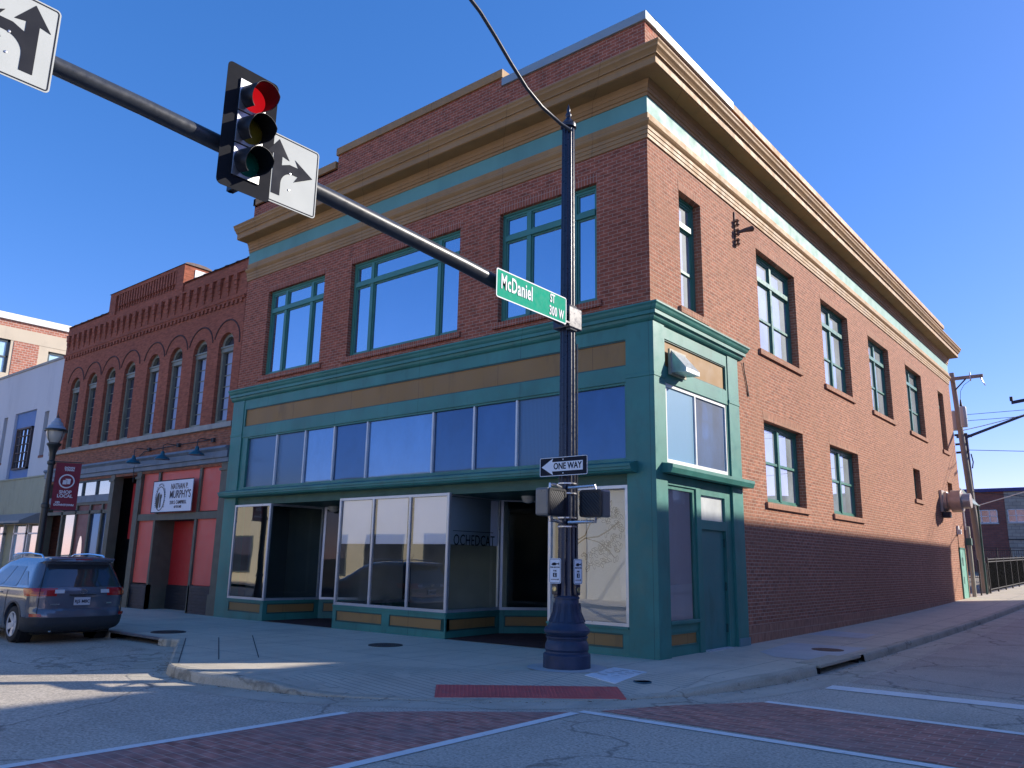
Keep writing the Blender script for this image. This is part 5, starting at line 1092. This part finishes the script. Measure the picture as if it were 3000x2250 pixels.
MB().tube([(.08,4.05,9.22),(.2,4.2,9.3),(.32,4.35,9.36)], [.03,.05,.07], 10).build('cable_head', RUST, IR)
# rear service things: canopy, post, bollard, utility pole
CAN = empty('rear_canopy', (-1,29,4.5), 'green ribbed curved canopy sticking out behind the corner building', 'canopy')
m = MB(); K = 14; GRB = GRD
prof_ = [(-2.4+2.75*t, 4.5+1.75*(1-t**2.2)) for t in [i/K for i in range(K+1)]]
for i in range(K):
    (a, za), (b, zb) = prof_[i], prof_[i+1]; m.add([(a,28.0,za),(b,28.0,zb),(b,29.6,zb),(a,29.6,za)], [(0,1,2,3)]); m.add([(a,28.0,za),(b,28.0,zb),(b,28.0,zb-.12),(a,28.0,za-.12)], [(0,1,2,3)]); m.tube([(b,28.0,zb-.02),(b,29.6,zb-.02)], .035, 6)
m.build('ribbed_shell', GRD, CAN)
MB().box((-2.4,29.6,.4),(-2.3,29.7,6.2)).build('post', GRD, CAN); MB().box((.25,29.5,.45),(.33,29.58,4.5)).build('post', GRD, CAN)
CRP = paint('cream_post', (.4,.37,.28), .6, .1, 3); t = empty('vent_post', (.12,27.6,gz(0,27.6)), 'cream round post with green band at the building rear', 'post')
MB().lathe((.12,27.6,gz(0,27.6)), [(.085,-.1),(.085,2.95),(.07,3.0),(.001,3.01)], 20).build('post', CRP, t, smooth=True); MB().box((.01,27.48,2.55+.1),(.23,27.72,2.95)).build('band', paint('post_band_green', (.06,.14,.12), .6), t); MB().tube([(.06,27.5,3.3),(.02,27.5,5.1)], .03, 8).build('conduit', WHT, t)
t = empty('black_bollard', (.22,28.6,gz(0,28.6)), 'thin black post standing between cream post and utility pole', 'post'); MB().box((.19,28.57,gz(0,28.6)),(.25,28.63,gz(0,28.6)+1.5)).build('post', IRON, t); MB().lathe((.22,28.6,gz(0,28.6)+1.5), [(.04,0),(.03,.03),(.001,.05)], 10).build('cap', IRON, t)
WOOD = paint('weathered_pole_wood', (.3,.27,.23), .85, .2, 1.5, .004, dirt=(.14,.11,.08), dirtamt=.5, streak=True)
UP = empty('utility_pole', (.08,30.5,.55), 'weathered wooden utility pole leaning behind the building', 'utility pole')
MB().tube([(.1,30.5,.4),(-.32,30.2,11.0)], [.17,.11], 16).build('pole', WOOD, UP, smooth=True)
MB().obox((.25,30.0,10.66), (.78,0,.0), (0,.06,0), (0,0,.075)).build('crossarm', WOOD, UP)
for s in (-.05,.05): MB().tube([(-.2,30.0+s,10.1),(.3,30.0+s,10.6)], .02, 6).build('brace', IRON, UP)
MB().lathe((.04,29.95,8.25), [(.14,0),(.15,.03),(.15,.92),(.14,.97),(.08,1.02),(.001,1.03)], 24).build('transformer', paint('transformer_grey', (.5,.52,.5), .4, .05), UP, smooth=True)
MB().lathe((-.45,30.4,8.2), [(.19,0),(.2,.9),(.001,1.0)], 20).build('transformer', paint('transformer_grey2', (.45,.47,.47), .4, .05), UP, smooth=True)
MB().lathe((-.02,29.95,9.28), [(.07,0),(.05,.1),(.03,.3),(.001,.36)], 10).build('bushing', IRON, UP)
MB().tube([(-.02,29.95,9.6),(.02,29.95,10.0),(.2,29.95,10.3),(.5,29.95,10.5)], .012, 6).build('lead_wire', IRON, UP)
MB().lathe((.5,29.95,10.45), [(.02,0),(.04,.1),(.04,.25),(.02,.45)], 8).build('insulator', SIL, UP)
MB().tube([(.93,29.95,10.55),(1.03,29.9,10.3),(1.1,29.85,10.15)], [.035,.02,.03], 8).build('insulator', SIL, UP)
for z in (7.9,7.45,7.05): MB().box((-.5,30.3,z),(.05,30.36,z+.1)).build('bracket', IRON, UP)
MB().tube([(.12,30.35,7.0),(.18,30.3,6.6),(.12,30.3,6.3)], .03, 6).build('cable_loop', IRON, UP)
# overhead wires
WR = paint('wire', (.03,.03,.04), .5)
for a, b, sg, r, lb in (((-.1,30,8.1),(9,36,12.5),.5,.02,'pale thin wire, topmost of those right of the utility pole'), ((-.1,30.3,8.9),(30,30,8.7),.02,.012,'straight dark wire level with the transformer top'), ((-.1,30.3,8.6),(30,30,8.4),.02,.012,'straight dark wire just under the upper level wire'), ((-.1,30.3,7.2),(30,34,7.6),.8,.014,'sagging wire below the traffic arm'), ((0,30.3,5.2),(30,31,4.6),1.0,.016,'dark sagging wire above the far brick building'), ((.05,30.2,4.5),(14,26,8.5),.1,.02,'white cable rising right above the far building roof')):
    a, b = Vector(a), Vector(b); pts = [a.lerp(b, i/12)-Vector((0,0,sg*4*(i/12)*(1-i/12))) for i in range(13)]
    tag(MB().tube(pts, r, 6).build('overhead_wire', WHT if 'white' in lb or 'pale' in lb else WR, loc=a), lb, 'wire', 'overhead wires right of the utility pole')
SP2 = empty('far_signal_pole', (-1.6,40,.7), 'dark blue signal pole with long arm behind the utility pole', 'signal pole')
BL3 = paint('navy_pole', (.015,.02,.06), .4)
MB().tube([(-1.55,40,.6),(-1.62,40,9.45)], [.12,.1], 12).build('pole', BL3, SP2)
MB().tube([(-1.62,40,9.2),(1.2,39,9.95),(8,36,11.6)], [.085,.07,.05], 10).build('mast_arm', BL3, SP2); MB().box((-2.1,39.9,9.2),(-1.3,40.1,9.35)).build('bracket', BL3, SP2)
DR = empty('far_lamp_arm', (3,30,9.2), 'dark end of a pole arm entering at the right edge above the wires', 'pole arm')
MB().obox((2.55,30,9.28),(.5,0,.06),(0,.05,0),(0,0,.07)).build('arm', BL3, DR); MB().box((2.0,29.93,9.3),(2.12,30.07,9.5)).build('clamp', IRON, DR); MB().tube([(3,30,9.35),(3.8,30,9.4)], .07, 8).build('arm_tail', BL3, DR)
# iron fence
PKT = paint('fence_black', (.012,.013,.014), .9, .1, spec=.05)
FC = empty('iron_fence', (.3,36,.6), 'black iron fence with dark slats beside the far sidewalk', 'fence')
ys = [30.4+2.2*k for k in range(8)]
for y in ys: z = gz(.3,y); MB().box((.27,y-.03,z-.05),(.33,y+.03,z+1.62)).build('post', IRON, FC)
for a, b in zip(ys, ys[1:]):
    za, zb = gz(.3,a), gz(.3,b)
    for h in (.18,1.42,1.54): MB().obox((.3,(a+b)/2,(za+zb)/2+h), (0,(b-a)/2-.03,(zb-za)/2), (.02,0,0), (0,0,.022)).build('rail', IRON, FC)
    m = MB(); k = 0; y = a+.1
    while y < b-.06: m.box((.293,y-.01,gz(.3,y)+.1),(.307,y+.01,gz(.3,y)+1.5)); y += .11
    m.build('pickets', PKT, FC)
    MB().obox((.24,(a+b)/2,(za+zb)/2+.8), (0,(b-a)/2-.04,(zb-za)/2), (.004,0,0), (0,0,.6)).build('screen', paint('dark_screen', (.02,.025,.025), .8), FC)
FC2 = empty('rear_fence', (-2,46,.9), 'second black fence farther back before the brick and beige building', 'fence')
for a in range(8): x = -4.6+.75*a; z = gz(0,46); MB().box((x,45.97,z),(x+.05,46.03,z+2.1)).build('post', IRON, FC2)
for h in (.2,1.9,2.05): MB().box((-4.6,45.98,gz(0,46)+h),(.7,46.02,gz(0,46)+h+.04)).build('rail', IRON, FC2)
m = MB(); x = -4.5
while x < .6: m.box((x,45.99,gz(0,46)+.2),(x+.02,46.01,gz(0,46)+1.9)); x += .12
m.build('pickets', IRON, FC2)
# far building, brick wing and beige wing
FB = empty('far_building', (-8,75,1.5), 'low distant building, one wing brick and one beige, beyond the fences', 'building')
FBR = brick('far_brick', (.3,.12,.09), (.24,.1,.075), (.16,.1,.09), bw=.4, rh=.2, ms=.02, var=.1); FBE = brick('far_block', (.42,.38,.3), (.38,.34,.27), (.2,.18,.17), bw=.6, rh=.3, ms=.02, var=.1)
MB().box((-30,70,-1),(-4.1,90,8.45)).build('brick_wing', FBR, FB); MB().box((-4.1,69.9,-1),(25,90,8.48)).build('beige_wing', FBE, FB)
MB().box((-30.1,69.7,8.45),(25.1,90,8.75)).build('roof_edge', paint('blue_roof_edge', (.035,.035,.16), .5), FB)
for x, z0, z1 in ((-6.65,5.72,6.86),(-3.95,5.74,6.87),(-12,5.7,6.86)):
    yb = 70 if x < -4.1 else 69.9; m = MB(); w = 1.9
    for q in ((0,.06,0,1),(w-.06,w,0,1),(0,w,0,.05),(0,w,.95,1),(.6,.66,0,1),(1.25,1.31,0,1),(0,w,.48,.52)): m.box((x+q[0],yb-.08,z0+(z1-z0)*q[2]),(x+q[1],yb,z0+(z1-z0)*q[3]))
    w_ = m.build('window', WHT, FB); m = MB(); m.quad((x,yb-.03,z0),(x+w,yb-.03,z0),(x+w,yb-.03,z1),(x,yb-.03,z1)); m.build('pane', GSU, w_); MB().box((x-.05,yb-.1,z0-.12),(x+w+.05,yb,z0)).build('sill', PALE, w_)
MB().box((-4.15,69.85,4.2),(10,69.89,4.3)).build('cable_tray', IRON, FB)
LOT = struct(sheet('parking_lot', [(-60,27.5),(-.12,27.5),(-.12,95),(-60,95)], lambda x, y: gz(0, y)-.02, ASP2, 4))
# motorbike glimpsed between posts, barrel shaped things
MBK = empty('parked_motorcycle', (-.35,34.5,.65), 'blue and red motorcycle glimpsed between the posts', 'motorcycle')
for dy in (-.6,.6): MB().lathe((-.35,34.5+dy,.95), [(.2,-.05),(.3,-.05),(.31,0),(.3,.05),(.2,.05)], 20, axis=AX).build('wheel', BLK, MBK)
MB().tube([(-.35,33.9,.95),(-.35,34.2,1.3),(-.35,34.7,1.25),(-.35,35.1,.95)], .07, 8).build('frame', paint('moto_blue', (.02,.03,.15), .3), MBK); MB().lathe((-.35,34.4,1.45), [(.02,-.12),(.14,-.06),(.15,.04),(.03,.12)], 14).build('tank', paint('moto_red', (.35,.03,.03), .3), MBK); MB().tube([(-.6,34.1,1.65),(-.35,34.15,1.55),(-.1,34.1,1.65)], .02, 6).build('handlebar', SIL, MBK)
for k, x in enumerate((.1,)):
    t = empty('gas_post', (x,44,.9), 'white stubby post behind the black fence', 'post'); MB().lathe((x,44,.85), [(.14,0),(.14,1.0),(.1,1.05),(.001,1.08)], 14).build('post', WHT, t)

# ---------------------------------------------------------------- buildings across the streets (they shade and are mirrored in the glass)
EBR = brick('east_brick', (.2,.08,.06), (.15,.06,.05), (.3,.22,.18), bw=.22, rh=.08)
EB = empty('east_building', (20,15,0), 'tall brick building on the opposite side of the side street', 'building')
hs2 = [(y, y+1.6, z, z+2.4) for y in range(0, 40, 4) for z in (5.0, 9.2)]
m = MB()
for i in range(-20, 41): pass
us = sorted(set([-2.5,41.3]+[h[0] for h in hs2]+[h[1] for h in hs2])); zs_ = [0,5.0,7.4,9.2,11.6,13.2]
for i in range(len(us)-1):
    for j in range(5):
        my, mz = (us[i]+us[i+1])/2, (zs_[j]+zs_[j+1])/2
        if any(h[0] < my < h[1] and h[2] < mz < h[3] for h in hs2): continue
        m.quad((14.5,us[i],zs_[j]),(14.5,us[i+1],zs_[j]),(14.5,us[i+1],zs_[j+1]),(14.5,us[i],zs_[j+1]))
m.box((14.8,-2.5,0),(30,41.3,13.15)); m.build('wall', EBR, EB)
MB().box((14.35,-2.6,12.9),(14.8,41.3,13.24)).build('cornice', STN, EB)
for h in hs2:
    m = MB(); m.box((14.6,h[0],h[2]),(14.7,h[0]+.08,h[3])); m.box((14.6,h[1]-.08,h[2]),(14.7,h[1],h[3])); m.box((14.6,h[0],(h[2]+h[3])/2-.04),(14.7,h[1],(h[2]+h[3])/2+.04)); w_ = m.build('window', WHT, EB); m = MB(); m.quad((14.72,h[1],h[2]),(14.72,h[0],h[2]),(14.72,h[0],h[3]),(14.72,h[1],h[3])); m.build('pane', GSU, w_)
CRW = paint('cream_render', (.72,.64,.46), .8, .06, .5, .004, dirt=(.35,.3,.22), dirtamt=.3); SB = empty('south_building', (-25,-24,0), 'low cream building across the main street', 'building')
MB().box((-62,-28,-.2),(-14.6,-19,6.1)).build('wall', CRW, SB); MB().box((-62,-28,6.1),(-14.5,-18.85,6.4)).build('coping', STN, SB)
for x in range(-60, -16, 5):
    m = MB(); m.box((x,-19.0,.5),(x+3.4,-18.95,3.0)); w_ = m.build('shop_window', IND, SB); m = MB(); m.quad((x+3.3,-18.94,.6),(x+.1,-18.94,.6),(x+.1,-18.94,2.9),(x+3.3,-18.94,2.9)); m.build('pane', GA, w_)
SB2 = empty('corner_hall', (-8,-24,0), 'pale stucco hall across the main street, mirrored in the corner window', 'building')
MB().box((-14.3,-28,-.2),(-2,-19.2,5.0)).build('wall', paint('pale_stucco', (.66,.64,.56), .9, .05, 1, .02), SB2); MB().box((-14.35,-28,5.0),(-1.9,-19.05,5.2)).build('coping', GRY, SB2)
for x in (-12.5,-7.5): MB().box((x,-19.2,0),(x+1.2,-19.15,2.2)).build('door', WHT, SB2)
struct(sheet('sidewalk', [(-90,-19.3),(2,-19.3),(2,-15.2),(-90,-15.2)], lambda x, y: gz(x, y), CONC, 3))
struct(sheet('sidewalk', [(11.5,-2.6),(14.5,-2.6),(14.5,90),(11.5,90)], lambda x, y: gz(x, y), CONC, 3))

# ---------------------------------------------------------------- leaf litter and grit in the gutters
R_ = random.Random(11); m = MB(); oo_ = offs(ED, .12)
for k in range(900):
    i = R_.randrange(i0, len(ED)-2)
    if ED[i][1] > 30: continue
    f = R_.random(); d = abs(R_.gauss(0, .11))+.02; q1, q2 = ED[i], ED[i+1]; t_ = Vector((q2[0]-q1[0], q2[1]-q1[1])); 
    if t_.length > 1: continue
    x = q1[0]+t_.x*f; y = q1[1]+t_.y*f; t_.normalize(); x += t_.y*d; y -= t_.x*d; z = road_z(x, y)+.006; sz = R_.uniform(.006, .028); a = R_.uniform(0, 6.28)
    u = Vector((cos(a), sin(a), R_.uniform(-.2,.2)))*sz; v = Vector((-sin(a), cos(a), R_.uniform(-.2,.3)))*sz*.5; c = Vector((x, y, z+.004))
    m.add([c-u, c+v, c+u, c-v], [(0,1,2,3)])
tag(m.build('leaf_litter', paint('dry_leaf', (.2,.13,.07), .9, .4, 30)), 'small dry leaves and grit lying along the gutter', 'leaf litter', kind='stuff')
